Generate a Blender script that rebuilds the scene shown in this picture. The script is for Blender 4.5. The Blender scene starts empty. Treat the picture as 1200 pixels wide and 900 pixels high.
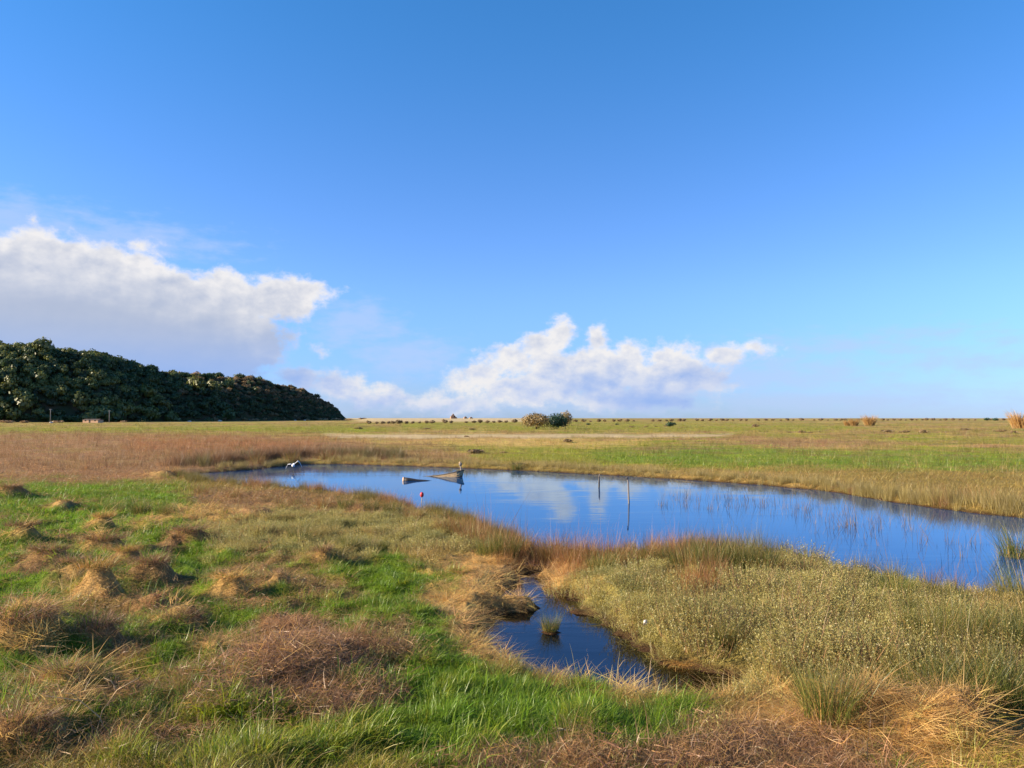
import bpy, math, random
import numpy as np
from mathutils import Vector, Matrix

S = bpy.context.scene
rad = math.radians

# ------------------------------------------------------------------ camera
CAMZ = 4.0
PITCH = math.atan(40.0/900.0)
cam_d = bpy.data.cameras.new("camera")
cam = bpy.data.objects.new("camera", cam_d)
S.collection.objects.link(cam)
cam.location = (0, 0, CAMZ)
cam.rotation_euler = (math.pi/2 + PITCH, 0, 0)
cam_d.sensor_width = 36.0
cam_d.lens = 27.0
cam_d.clip_start = 0.1
cam_d.clip_end = 20000
S.camera = cam
S.render.resolution_x, S.render.resolution_y = 1024, 768

CA, SA = math.cos(PITCH), math.sin(PITCH)
def ray(px, py):
    a = (px-600)/900.0; b = (450-py)/900.0
    return (a, CA - b*SA, SA + b*CA)
def P(px, py, z=0.0):
    """ground point seen at a place in the photograph, on the level z"""
    d = ray(px, py)
    t = (z-CAMZ)/d[2]
    return (d[0]*t, d[1]*t)
def azel(px, py):
    d = ray(px, py)
    return math.degrees(math.atan2(d[0], d[1])), math.degrees(math.asin(d[2]/math.sqrt(d[0]**2+d[1]**2+d[2]**2)))
def chart(x, y, z=0.25):
    """the inverse of P, for arrays"""
    y = np.maximum(y, 0.5)
    dz = z-CAMZ
    depth = y*CA + dz*SA
    depth = np.maximum(depth, 0.3)
    return 600+900*x/depth, 450-900*(-y*SA+dz*CA)/depth

# ------------------------------------------------------------------ light
EXPO = 1.3
SKY_LOW = (.20, .31, .70); SKY_MID = (.35, .495, .80); SKY_HIGH = (.20, .53, .81)
SUN_AZ = rad(-97)      # measured from +Y towards +X: the sun stands on the left
SUN_EL = rad(21)
sd = bpy.data.lights.new("sun", 'SUN')
sun = bpy.data.objects.new("sun", sd)
S.collection.objects.link(sun)
sd.energy = 5.0
sd.angle = rad(0.5)
sd.color = (1.0, 0.85, 0.63)
sun_dir = Vector((math.sin(SUN_AZ)*math.cos(SUN_EL), math.cos(SUN_AZ)*math.cos(SUN_EL), math.sin(SUN_EL)))
sun.rotation_euler = (-sun_dir).to_track_quat('-Z', 'Y').to_euler()

W = bpy.data.worlds.new("World"); S.world = W; W.use_nodes = True
nt = W.node_tree; N = nt.nodes; L = nt.links
N.clear()
def vmath(T, op, a, b=None, c=None):
    n = T.nodes.new('ShaderNodeVectorMath'); n.operation = op
    for i, v in enumerate((a, b, c)):
        if v is None: continue
        if isinstance(v, bpy.types.NodeSocket): T.links.new(v, n.inputs[i])
        else: n.inputs[i].default_value = v
    return n
def fmath(T, op, a, b=None, c=None, clamp=False):
    n = T.nodes.new('ShaderNodeMath'); n.operation = op; n.use_clamp = clamp
    for i, v in enumerate((a, b, c)):
        if v is None: continue
        if isinstance(v, bpy.types.NodeSocket): T.links.new(v, n.inputs[i])
        else: n.inputs[i].default_value = v
    return n.outputs[0]
def mixc(T, f, a, b, blend='MIX'):
    n = T.nodes.new('ShaderNodeMix'); n.data_type = 'RGBA'; n.blend_type = blend
    for s, v in ((n.inputs[0], f), (n.inputs[6], a), (n.inputs[7], b)):
        if isinstance(v, bpy.types.NodeSocket): T.links.new(v, s)
        elif isinstance(v, (int, float)): s.default_value = v
        else: s.default_value = tuple(v)+(1,) if len(v) == 3 else v
    return n.outputs[2]
def sstep(T, v, lo, hi):
    n = T.nodes.new('ShaderNodeMapRange'); n.interpolation_type = 'SMOOTHSTEP'
    T.links.new(v, n.inputs[0]); n.inputs[1].default_value = lo; n.inputs[2].default_value = hi
    return n.outputs[0]
def noise(T, vec, scale, detail=4, rough=.5, lac=2.0, dist=0.0):
    n = T.nodes.new('ShaderNodeTexNoise'); n.inputs['Scale'].default_value = scale
    n.inputs['Detail'].default_value = detail; n.inputs['Roughness'].default_value = rough
    n.inputs['Lacunarity'].default_value = lac; n.inputs['Distortion'].default_value = dist
    if vec is not None: T.links.new(vec, n.inputs['Vector'])
    return n

def blob_group(name, blobs, amp, scale, detail, ystretch=1.35, rough=.56, warp=0.0):
    """field of a cloud bank over (azimuth, elevation) in degrees: depth inside soft ellipses, broken by noise"""
    g = bpy.data.node_groups.new(name, 'ShaderNodeTree')
    g.interface.new_socket('Vector', in_out='INPUT', socket_type='NodeSocketVector')
    g.interface.new_socket('Field', in_out='OUTPUT', socket_type='NodeSocketFloat')
    gi = g.nodes.new('NodeGroupInput'); go = g.nodes.new('NodeGroupOutput')
    vec = gi.outputs[0]
    if warp:
        wn = noise(g, vec, .45, 3, .6)
        off = vmath(g, 'MULTIPLY_ADD', wn.outputs['Color'], (warp*2, warp*2, 0), (-warp, -warp, 0)).outputs[0]
        vec = vmath(g, 'ADD', vec, off).outputs[0]
    acc = None
    for (px, py, rx, ry) in blobs:
        a, e = azel(px, py)
        rx = rx/15.7; ry = ry/15.7
        m = vmath(g, 'MULTIPLY_ADD', vec, (1/rx, 1/ry, 0), (-a/rx, -e/ry, 0))
        d = vmath(g, 'LENGTH', m.outputs[0]).outputs['Value']
        R = min(rx, ry)
        f = fmath(g, 'MULTIPLY_ADD', d, -R, R)
        acc = f if acc is None else fmath(g, 'SMOOTH_MAX', acc, f, 0.35)
    st = vmath(g, 'MULTIPLY', gi.outputs[0], (1, ystretch, 0))
    n = noise(g, st.outputs[0], scale, detail, rough)
    k = fmath(g, 'MULTIPLY_ADD', n.outputs['Fac'], amp, -amp*0.5)
    acc = fmath(g, 'ADD', acc, k)
    g.links.new(acc, go.inputs[0])
    return g
cumulus = [
 # bank on the left
 (-260,350,190,90),(-60,350,120,72),(40,345,120,66),(130,352,95,58),(205,362,80,48),(270,354,52,38),(325,350,50,30),(362,342,34,18),
 (110,410,170,60),(230,405,100,50),(285,400,56,40),
 # bank in the middle
 (656,394,20,26),(632,406,34,22),(602,422,46,20),(564,442,46,20),(701,398,13,22),(742,414,32,18),(790,418,46,21),(850,418,44,15),(886,408,26,9),
 (690,436,105,34),(795,440,66,30),(620,456,105,24),(740,466,100,20),
 # small puffs by the end of the hill
 (376,410,14,10),(352,444,36,16),(395,450,42,20),(440,464,60,16),(520,472,70,15),
 (36,257,7,7),(165,288,26,10),
]
gray = [(20,460,330,120),(230,450,150,72),(-260,440,200,90),(770,470,95,28),(700,456,80,16),(440,480,100,14),(338,414,48,16),(850,444,50,16),(320,400,50,36)]
gC = blob_group('cloud_field', cumulus, 2.7, 0.55, 7, 1.3, .60, .35)
gG = blob_group('cloud_shade_field', gray, 2.6, 0.40, 4, 1.6, .5)
gH = blob_group('cloud_wisp_field', [(1000,405,110,13),(1085,395,60,9),(1150,420,90,12),(900,440,120,22),(960,470,200,18),(620,474,260,20),(420,470,110,18),(480,420,60,26),(300,470,200,20),(420,380,50,26),(150,280,90,20),(-100,250,200,30)], 4.0, .5, 5, 2.6)
tc = N.new('ShaderNodeTexCoord')
sep = N.new('ShaderNodeSeparateXYZ'); L.new(tc.outputs['Generated'], sep.inputs[0])
nz = vmath(nt, 'NORMALIZE', tc.outputs['Generated'])
sep2 = N.new('ShaderNodeSeparateXYZ'); L.new(nz.outputs[0], sep2.inputs[0])
az = fmath(nt, 'MULTIPLY', fmath(nt, 'ARCTAN2', sep2.outputs[0], sep2.outputs[1]), 57.29578)
el = fmath(nt, 'MULTIPLY', fmath(nt, 'ARCSINE', sep2.outputs[2]), 57.29578)
cmb = N.new('ShaderNodeCombineXYZ'); L.new(az, cmb.inputs[0]); L.new(el, cmb.inputs[1])
def grp(g, vec):
    n = N.new('ShaderNodeGroup'); n.node_tree = g; L.new(vec, n.inputs[0]); return n.outputs[0]
F0 = grp(gC, cmb.outputs[0])
# relief of the billows: the same noise here and a little towards the sun
def billow(off): return noise(nt, vmath(nt, 'MULTIPLY_ADD', cmb.outputs[0], (1, 1.3, 0), off).outputs[0], .34, 4, .55).outputs['Fac']
dF = fmath(nt, 'MULTIPLY', fmath(nt, 'SUBTRACT', billow((0, 0, 0)), billow((-.40, .60, 0))), 2.7)
G0 = grp(gG, cmb.outputs[0])
H0 = grp(gH, cmb.outputs[0])
alpha = sstep(nt, F0, -.12, 0.75)
lit = fmath(nt, 'MULTIPLY_ADD', dF, .80, 0.56, clamp=True)
edge = fmath(nt, 'SUBTRACT', 1.0, sstep(nt, F0, .2, 1.9))
lit = fmath(nt, 'MULTIPLY_ADD', edge, .42, lit, clamp=True)
gsh = sstep(nt, G0, -1.3, 2.4)
lit = fmath(nt, 'MULTIPLY', lit, fmath(nt, 'MULTIPLY_ADD', gsh, -.93, 1.0))
SKY_STR = 0.12
sky = N.new('ShaderNodeTexSky'); sky.sky_type = 'NISHITA'; sky.sun_disc = False
sky.sun_elevation = SUN_EL
sky.sun_rotation = SUN_AZ % (2*math.pi)
sky.altitude = 0; sky.air_density = 1.0; sky.dust_density = 0.1; sky.ozone_density = 2.0
k = 1.0/SKY_STR/2**EXPO
bright = (.91*k, .885*k, .875*k); shade = (.34*k, .46*k, .80*k)
skyt = mixc(nt, sstep(nt, el, 8, 32), mixc(nt, sstep(nt, el, -2, 10), SKY_LOW, SKY_MID), SKY_HIGH)
skyc = mixc(nt, 1.0, sky.outputs[0], skyt, 'MULTIPLY')
wisp = fmath(nt, 'MULTIPLY', sstep(nt, H0, -.8, 1.5), .62)
skyw = mixc(nt, wisp, skyc, (.50*k, .64*k, .93*k))
shade = mixc(nt, sstep(nt, el, 1.5, 7.5), (.27*k, .45*k, .88*k), (.45*k, .51*k, .66*k))
ccol = mixc(nt, lit, shade, bright)
col = mixc(nt, fmath(nt, 'MULTIPLY', alpha, .96), skyw, ccol)
bg = N.new('ShaderNodeBackground'); L.new(col, bg.inputs[0]); bg.inputs[1].default_value = SKY_STR
wo = N.new('ShaderNodeOutputWorld'); L.new(bg.outputs[0], wo.inputs[0])
W.cycles.sampling_method = 'MANUAL'; W.cycles.sample_map_resolution = 512

S.view_settings.view_transform = 'Standard'
S.view_settings.look = 'None'
S.view_settings.exposure = EXPO
S.view_settings.gamma = 1.0
S.view_settings.use_curve_mapping = False
S.cycles.max_bounces = 6
S.cycles.diffuse_bounces = 2
S.cycles.glossy_bounces = 2
S.cycles.transmission_bounces = 3
S.cycles.caustics_reflective = False; S.cycles.caustics_refractive = False

# ------------------------------------------------------------------ numpy noise
rng = np.random.default_rng(7)
_perm = rng.permutation(256); _perm = np.concatenate([_perm, _perm, _perm])
_grad = rng.uniform(-1, 1, (256, 2)); _grad /= np.linalg.norm(_grad, axis=1)[:, None]
def perlin(x, y, s=0):
    x = np.asarray(x, float)+s*17.31; y = np.asarray(y, float)+s*9.17
    xi = np.floor(x).astype(int); yi = np.floor(y).astype(int)
    xf = x-xi; yf = y-yi
    u = xf*xf*xf*(xf*(xf*6-15)+10); v = yf*yf*yf*(yf*(yf*6-15)+10)
    def g(i, j):
        h = _perm[_perm[(xi+i) & 255]+((yi+j) & 255)]
        return _grad[h, 0]*(xf-i)+_grad[h, 1]*(yf-j)
    a = g(0, 0)*(1-u)+g(1, 0)*u; b = g(0, 1)*(1-u)+g(1, 1)*u
    return (a*(1-v)+b*v)*1.5
def fbm(x, y, o=4, s=0, r=.5):
    t = 0; a = 1; f = 1; m = 0
    for i in range(o):
        t = t+a*perlin(x*f, y*f, s+i); m += a; a *= r; f *= 2.03
    return t/m
def sm(x, lo, hi):
    t = np.clip((x-lo)/(hi-lo), 0, 1); return t*t*(3-2*t)
def sdf(px, py, poly):
    """signed distance to a polygon, negative inside"""
    px = np.asarray(px, float); py = np.asarray(py, float)
    d = np.full(px.shape, 1e18); ins = np.zeros(px.shape, bool)
    n = len(poly)
    for i in range(n):
        ax, ay = poly[i]; bx, by = poly[(i+1) % n]
        ex, ey = bx-ax, by-ay
        wx, wy = px-ax, py-ay
        t = np.clip((wx*ex+wy*ey)/(ex*ex+ey*ey+1e-12), 0, 1)
        d = np.minimum(d, (wx-ex*t)**2+(wy-ey*t)**2)
        c = ((ay > py) != (by > py))
        with np.errstate(divide='ignore', invalid='ignore'):
            xx = ax+(py-ay)*ex/(ey if ey != 0 else 1e-9)
        ins ^= (c & (px < xx))
    d = np.sqrt(d)
    return np.where(ins, -d, d)

# ------------------------------------------------------------------ ground plan
pond_px = [(200,558),(250,569),(330,576),(400,582),(480,598),(540,612),(590,632),(640,650),(700,652),(780,650),(850,652),(925,656),(975,668),
           (1040,684),(1100,694),(1200,712),(1320,740),(1480,720),(1500,640),(1320,617),(1200,607),(1130,600),(1050,589),(980,577),
           (900,569),(800,562),(700,556),(600,551),(500,547),(400,544),(350,544),(300,550),(240,554)]
puddle_px = [(578,700),(590,692),(612,688),(640,694),(668,702),(692,716),(716,738),(744,760),(778,777),(820,785),(866,797),(872,814),(805,827),
             (745,820),(700,810),(655,799),(610,785),(575,765),(564,740),(582,722),(610,716),(590,708)]
channel_px = [(610,692),(614,676),(612,664),(620,655),(634,655),(632,664),(640,676),(636,694)]
POND = [P(*q) for q in pond_px]
PUD = [P(*q) for q in puddle_px]
CHA = [P(*q) for q in channel_px]
islet_px = [(643,740,.5),(600,711,.45),(618,712,.4),(622,668,.35),(636,676,.3),(676,717,.3),(690,712,.25),(612,655,.4)]

mounds = [ # px, py (foot), left reach, right reach, depth reach, height
 (20,778,1.3,.45,.55,.42),(112,712,.75,.40,.42,.42),(182,690,1.1,.28,.40,.36),(124,652,1.2,.5,.55,.36),(24,642,1.0,.5,.5,.33),
 (122,628,.7,.35,.4,.36),(88,690,.9,.3,.35,.30),(60,668,1.4,.4,.5,.28),(118,768,.9,.3,.35,.32),(40,738,1.2,.4,.4,.24),
 (78,822,.6,.3,.3,.22),(60,848,.7,.3,.3,.24),(30,880,.8,.35,.3,.28),(150,668,.8,.3,.4,.25),(222,640,1.0,.5,.6,.24),
 (190,560,1.5,.8,.9,.3),(10,585,1.6,.6,.8,.38),(270,700,.8,.35,.4,.2),(215,738,.9,.3,.4,.2),(180,720,.8,.3,.3,.18),
 (380,662,.5,.25,.3,.28),(330,690,.6,.3,.3,.15),(245,780,.7,.3,.4,.15),(300,610,1.5,.6,.7,.25),(70,600,1.3,.5,.8,.25),
 (1135,862,.5,.4,.35,.32),(1040,850,.6,.5,.4,.22),(700,862,.6,.4,.5,.1),(330,800,1.0,.8,.8,.18),
 (72,782,.55,.5,.3,-.22),(52,842,.4,.35,.22,-.2),(80,878,.45,.4,.25,-.2),(222,752,.4,.4,.3,-.16),(160,706,.5,.4,.3,-.15),(215,700,.5,.4,.35,-.14),(120,800,.4,.4,.2,-.16),(330,705,.5,.4,.3,-.12),(285,745,.4,.4,.25,-.12),
]
mounds_w = []
for (a, b, rl, rr, rd, h) in mounds:
    x, y = P(a, b, .3); mounds_w.append((x, y+rd*.6, rl*1.1, rr*.8, rd*.9, h*1.65))

def height(x, y):
    x = np.asarray(x, float); y = np.asarray(y, float)
    r = np.hypot(x, y)
    px, py = chart(x, y)
    left = sm(-x/np.maximum(y, 1), -.12, .25)*sm(y, 0, 5)
    h = .26+.05*fbm(x*.25, y*.25, 3, 1)
    near = 1-sm(r, 28, 60)
    n1 = fbm(x*.62, y*.9, 4, 3)
    rid = 1-np.abs(fbm(x*.55+.2*n1, y*.85, 3, 11))*2.6
    h = h+near*(left*(.22*n1+.17*np.clip(rid, 0, 1)**2)+(1-left)*.07*n1)
    h = h+near*(.10*np.abs(fbm(x*1.35, y*2.0, 3, 5))+.035*fbm(x*3.6, y*4.6, 2, 6)-.02)
    h = h+sm(r, 40, 90)*(.20*fbm(x*.09, y*.16, 5, 8))*(1-sm(r, 350, 500))
    for (mx, my, rl, rr, rd, mh) in mounds_w:
        dx = x-mx; dy = y-my
        m = (np.abs(dx) < 3.5) & (np.abs(dy) < 2.5)
        if not m.any(): continue
        a = np.where(dx < 0, dx/rl, dx/rr)
        w = 1+.35*perlin(x*2.3, y*2.3, 21)
        h = h+np.where(m, mh*np.exp(-(np.abs(a)**1.7+(np.abs(dy)/rd)**2)*w), 0)
    # thick stand on the right sits on a low rise
    h = h+.10*sm(-sdf(px, py, [(650,690),(760,650),(920,650),(1200,720),(1400,760),(1300,835),(1000,815),(850,770),(730,720)]), -10, 40)
    sg = sm(-sdf(px, py, [(640,696),(720,660),(900,660),(1200,712),(1400,760),(1300,835),(1000,822),(850,785),(730,735)]), -4, 14)
    h = h+sg*.34*np.clip(fbm(x*.75, y*1.0, 3, 15)+.12, 0, 1)
    # sandy bank along the horizon, land rising gently away
    h = h+sm(r, 330, 640)*1.7
    bankx = sm(px, 405, 440)*(1-sm(px, 590, 680))
    h = h+1.9*bankx*sm(r, 500, 580)
    # water bodies
    wx = x+.35*fbm(x*.7, y*.7, 3, 31)*np.minimum(1, r/25); wy = y+.5*fbm(x*.7, y*.7, 3, 32)*np.minimum(1, r/25)
    dp = sdf(wx, wy, POND)
    hp = np.clip(dp*.30, -.55, 9)
    h = np.minimum(h, np.where(dp < 2.5, hp+.02, 99)+sm(dp, .6, 2.5)*1.0)
    wx = x+.10*fbm(x*2.2, y*2.2, 3, 33); wy = y+.16*fbm(x*2.2, y*2.2, 3, 34)
    d2 = np.minimum(sdf(wx, wy, PUD), sdf(wx, wy, CHA))
    hp = np.clip(d2*.42, -.16, 9)
    hp = hp+.14*fbm(x*1.5, y*2.6, 3, 35)-.04
    for (a, b, ir) in islet_px:
        ix, iy = P(a, b)
        hp = hp+.22*np.exp(-(((x-ix)/ir)**2+((y-iy)/(ir*.8))**2)*1.5)
    h = np.minimum(h, np.where(d2 < 1.2, hp+.01, 99)+sm(d2, .3, 1.2)*1.0)
    return h

# ------------------------------------------------------------------ what grows where
GREEN, STRAW, BROWN, SAGE, RUSH, RED, MUD, SAND, OLIVE, LIME = range(10)
ALB = np.array([
 (.145,.240,.012),  # green grass
 (.70,.435,.150),   # matted straw
 (.35,.195,.088),   # dead brown grass
 (.36,.305,.090),   # grey-green saltbush
 (.140,.120,.022),  # rush
 (.32,.135,.045),   # rusty rush
 (.060,.030,.013),  # wet mud
 (.58,.440,.240),   # pale sand
 (.33,.235,.060),   # olive dry grass
 (.250,.270,.016),  # yellow-green grass
])
zones = [ # category, weight, softness in px, polygon in the chart
 (GREEN, 1, 26, [(-300,575),(210,575),(250,600),(330,650),(420,660),(470,760),(420,900),(-300,900)]),
 (OLIVE, .8, 10, [(-300,492),(420,494),(1500,492),(1500,610),(900,570),(700,553),(500,545),(350,540),(-300,530)]),
 (BROWN, 1, 8, [(-300,508),(120,508),(420,514),(440,526),(350,546),(200,560),(100,572),(-300,575)]),
 (RED, .55, 8, [(150,512),(380,516),(350,532),(150,530)]),
 (LIME, .85, 4, [(-300,499),(60,502),(300,500),(420,500),(480,505),(420,507),(200,505),(-300,508)]),
 (LIME, .7, 5, [(520,518),(700,516),(760,530),(900,552),(700,546),(560,538)]),
 (GREEN, .8, 6, [(690,530),(840,522),(1000,528),(1300,535),(1300,551),(1060,550),(950,548),(800,546),(700,541)]),
 (LIME, .6, 3, [(470,496),(700,496),(1000,499),(1000,504),(830,506),(600,505),(470,503)]),
 (LIME, .5, 3, [(860,508),(1060,512),(1300,514),(1300,520),(1000,520)]),
 (BROWN, .7, 4, [(860,514),(1000,514),(1100,522),(1000,526),(880,522)]),
 (BROWN, .6, 4, [(400,525),(520,528),(560,536),(500,543),(400,541)]),
 (STRAW, .7, 4, [(400,517),(600,514),(760,519),(700,524),(560,523)]),
 (SAND, 1, 1.6, [(380,509),(560,509.5),(700,509),(860,509),(840,512),(600,513),(480,513.5),(400,513)]),
 (SAND, .95, 1.2, [(408,490.5),(560,489),(660,489.5),(650,494),(520,495),(425,495.5)]),
 (STRAW, .35, 4, [(700,548),(900,553),(1050,566),(1200,580),(1200,604),(1000,578),(850,563),(700,554)]),
 (OLIVE, .8, 6, [(980,556),(1400,560),(1400,620),(1100,598),(1000,580)]),
 (GREEN, .9, 10, [(-100,560),(60,565),(200,572),(210,590),(120,600),(-100,600)]),
 (BROWN, .85, 12, [(225,575),(420,585),(500,604),(480,618),(330,606),(220,598)]),
 (STRAW, .8, 8, [(200,598),(290,600),(300,622),(220,625),(150,618)]),
 (SAGE, .95, 10, [(240,622),(330,600),(440,604),(560,620),(600,640),(520,652),(420,655),(330,652),(250,645)]),
 (BROWN, .75, 18, [(240,665),(340,660),(420,680),(430,712),(350,722),(270,712)]),
 (STRAW, 1, 7, [(465,668),(520,652),(560,650),(600,650),(690,652),(655,690),(600,720),(580,775),(515,748),(470,712)]),
 (RED, .6, 10, [(540,622),(700,640),(800,645),(800,662),(680,668),(560,660)]),
 (GREEN, 1, 9, [(380,664),(450,656),(520,668),(535,684),(480,700),(500,735),(550,768),(600,792),(680,822),(780,830),(850,840),(862,850),(820,858),(720,872),(600,905),(430,905),(420,850),(455,800),(470,770),(430,720),(400,690)]),
 (STRAW, 1, 7, [(575,742),(610,768),(660,782),(740,797),(850,806),(870,822),(780,818),(680,806),(600,775),(570,760)]),
 (STRAW, .95, 9, [(840,800),(900,806),(1000,832),(1300,840),(1300,940),(1000,940),(860,900),(820,850),(860,830)]),
 (SAGE, 1, 7, [(640,692),(680,672),(740,655),(800,662),(900,662),(960,665),(1200,718),(1500,760),(1500,830),(1200,832),(1000,826),(900,806),(850,792),(770,765),(715,738),(690,706)]),
 (STRAW, .9, 6, [(748,758),(790,772),(850,788),(850,800),(800,790),(750,772)]),
 (RED, .8, 6, [(775,690),(830,676),(890,690),(870,702),(790,702)]),
 (RUSH, .85, 8, [(790,650),(910,650),(905,672),(800,668)]),
 (RUSH, .5, 10, [(1050,722),(1300,735),(1300,770),(1060,760)]),
 (RUSH, .45, 10, [(1010,770),(1300,775),(1300,830),(1020,825)]),
 (BROWN, 1, 9, [(245,770),(300,738),(360,728),(420,742),(460,790),(450,830),(380,850),(300,845),(230,830)]),
 (BROWN, .8, 8, [(410,728),(480,734),(490,768),(440,775)]),
 (BROWN, .7, 20, [(-200,838),(120,790),(240,780),(250,810),(170,850),(80,900),(-200,900)]),
 (BROWN, .75, 14, [(60,700),(230,690),(200,740),(120,748)]),
 (BROWN, .85, 14, [(520,895),(640,884),(800,862),(960,850),(1060,870),(1080,960),(500,960)]),
 (LIME, .5, 16, [(150,850),(430,850),(500,890),(480,960),(100,960)]),
 (LIME, .45, 6, [(1120,888),(1300,870),(1300,960),(1110,960)]),
]
def cover(x, y):
    """weights of each kind of cover at world points"""
    px, py = chart(x, y)
    s = np.clip((py-490)/200, .02, 1.6)
    wx = px+26*np.sqrt(s)*fbm(px/55, py/(55*s+4), 4, 41); wy = py+34*s*fbm(px/60, py/(50*s+4), 4, 42)
    Wt = np.zeros(x.shape+(10,)); Wt[..., OLIVE] = 1
    for (c, w, soft, poly) in zones:
        d = sdf(wx, wy, poly)
        m = w*sm(-d, -soft, soft)
        Wt *= (1-m)[..., None]; Wt[..., c] += m
    # mosaic inside the zones
    r = np.hypot(x, y)
    n = fbm(x*.55, y*.8, 5, 51); n2 = fbm(x*1.7, y*2.3, 4, 52); n3 = fbm(x*.06, y*.1, 5, 53); n4 = fbm(x*.018, y*.07, 4, 54)
    def shift(a, b, m):
        t = Wt[..., a]*m; Wt[..., a] -= t; Wt[..., b] += t
    lf = sm(-(px-460), 0, 120)*sm(py, 560, 600)
    shift(GREEN, BROWN, lf*sm(n+.45*n2, .20, .36)*.9)
    shift(GREEN, STRAW, lf*sm(n2-.5*n, .22, .45)*.55)
    shift(GREEN, LIME, sm(n2, .0, .4)*.5)
    shift(BROWN, OLIVE, sm(-n2, .0, .4)*.35)
    shift(BROWN, GREEN, sm(py, 600, 650)*sm(-n-.6*n2, .02, .22)*.85)
    shift(STRAW, BROWN, sm(n2, .18, .4)*.4)
    shift(SAGE, OLIVE, sm(n2, .1, .3)*.4)
    shift(SAGE, STRAW, sm(n+.3*n2, .18, .4)*.5)
    f = sm(r, 60, 90)
    shift(OLIVE, BROWN, f*sm(n3, .05, .3)*.8)
    shift(OLIVE, LIME, f*sm(-n3, .05, .3)*.8)
    shift(OLIVE, STRAW, f*sm(n4, .05, .3)*.6)
    shift(LIME, OLIVE, f*sm(n3+.5*n4, .1, .35)*.5)
    n5 = fbm(x*.11, y*.3, 5, 55)
    shift(GREEN, OLIVE, f*sm(n5, .05, .3)*.8); shift(GREEN, LIME, f*sm(-n5, .0, .3)*.6)
    shift(OLIVE, RUSH, f*sm(n5, .12, .3)*.7); shift(BROWN, OLIVE, f*sm(-n5, .1, .3)*.7)
    # mounds are capped by dead grass
    mm = np.zeros(x.shape)
    for (mx, my, rl, rr, rd, mh) in mounds_w:
        dx = x-mx; dy = y-my
        a = np.where(dx < 0, dx/(rl*.9), dx/(rr*1.5))
        mm = np.maximum(mm, sm(mh, .1, .3)*np.exp(-(a**2+(dy/(rd*1.1))**2)*.9))
    mm = sm(mm+.4*n2, .35, .7)
    t = mm*.9
    Wt *= (1-t)[..., None]; Wt[..., BROWN] += t*(.55+.3*np.sign(n)); Wt[..., STRAW] += t*(.45-.3*np.sign(n))
    bk = sm(px, 405, 440)*(1-sm(px, 590, 680))*sm(r, 495, 540)
    Wt *= (1-bk)[..., None]; Wt[..., SAND] += bk
    return Wt

def new_mat(name): 
    m = bpy.data.materials.new(name); m.use_nodes = True
    T = m.node_tree; T.nodes.clear()
    o = T.nodes.new('ShaderNodeOutputMaterial')
    return m, T, o

def ground_material():
    m, T, o = new_mat('ground_cover')
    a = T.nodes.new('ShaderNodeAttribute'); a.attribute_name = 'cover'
    tcn = T.nodes.new('ShaderNodeTexCoord')
    st = vmath(T, 'MULTIPLY', tcn.outputs['Object'], (.6, 1.3, 1)).outputs[0]
    n1 = noise(T, st, 14, 6, .62); n2 = noise(T, st, 1.6, 5, .6); n3 = noise(T, tcn.outputs['Object'], .22, 6, .6)
    c = mixc(T, 1.0, a.outputs['Color'], mixc(T, n1.outputs['Fac'], (.62,.60,.58), (1.25,1.25,1.2)), 'MULTIPLY')
    c = mixc(T, 1.0, c, mixc(T, n2.outputs['Fac'], (.72,.70,.66), (1.2,1.22,1.25)), 'MULTIPLY')
    c = mixc(T, 1.0, c, mixc(T, n3.outputs['Fac'], (.85,.80,.75), (1.12,1.16,1.2)), 'MULTIPLY')
    b = T.nodes.new('ShaderNodeBsdfPrincipled'); T.links.new(c, b.inputs['Base Color'])
    b.inputs['Roughness'].default_value = .9; b.inputs['Specular IOR Level'].default_value = .15
    bm = T.nodes.new('ShaderNodeBump'); bm.inputs['Strength'].default_value = .9; bm.inputs['Distance'].default_value = .08
    T.links.new(n1.outputs['Fac'], bm.inputs['Height'])
    bm2 = T.nodes.new('ShaderNodeBump'); bm2.inputs['Strength'].default_value = .8; bm2.inputs['Distance'].default_value = .35
    T.links.new(n2.outputs['Fac'], bm2.inputs['Height']); T.links.new(bm.outputs[0], bm2.inputs['Normal'])
    T.links.new(bm2.outputs[0], b.inputs['Normal'])
    T.links.new(b.outputs[0], o.inputs[0])
    return m

def link(o, parent=None):
    S.collection.objects.link(o)
    if parent: o.parent = parent
    return o
def np_mesh(name, V, F, mat=None, smooth=False):
    """V (n,3), F (m,k) arrays"""
    V = np.asarray(V, np.float32); F = np.asarray(F, np.int32)
    me = bpy.data.meshes.new(name)
    me.vertices.add(len(V)); me.vertices.foreach_set('co', V.ravel())
    k_ = F.shape[1]
    me.loops.add(F.size); me.loops.foreach_set('vertex_index', F.ravel())
    me.polygons.add(len(F)); me.polygons.foreach_set('loop_start', np.arange(0, F.size, k_, dtype=np.int32))
    me.polygons.foreach_set('loop_total', np.full(len(F), k_, np.int32))
    if smooth: me.polygons.foreach_set('use_smooth', np.ones(len(F), bool))
    me.update(calc_edges=True); me.validate()
    if mat: me.materials.append(mat)
    return me
def py_mesh(name, V, F, mat=None, smooth=False):
    me = bpy.data.meshes.new(name); me.from_pydata([tuple(v) for v in V], [], F)
    me.update()
    if smooth:
        for p in me.polygons: p.use_smooth = True
    if mat: me.materials.append(mat)
    return me
def obj(name, me, parent=None, loc=None, rot=None, sc=None):
    o = bpy.data.objects.new(name, me); link(o, parent)
    if loc is not None: o.location = loc
    if rot is not None: o.rotation_euler = rot
    if sc is not None: o.scale = (sc, sc, sc) if isinstance(sc, (int, float)) else sc
    return o
def tag(o, label=None, cat=None, group=None, kind=None):
    if label: o['label'] = label
    if cat: o['category'] = cat
    if group: o['group'] = group
    if kind: o['kind'] = kind
    return o
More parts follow.
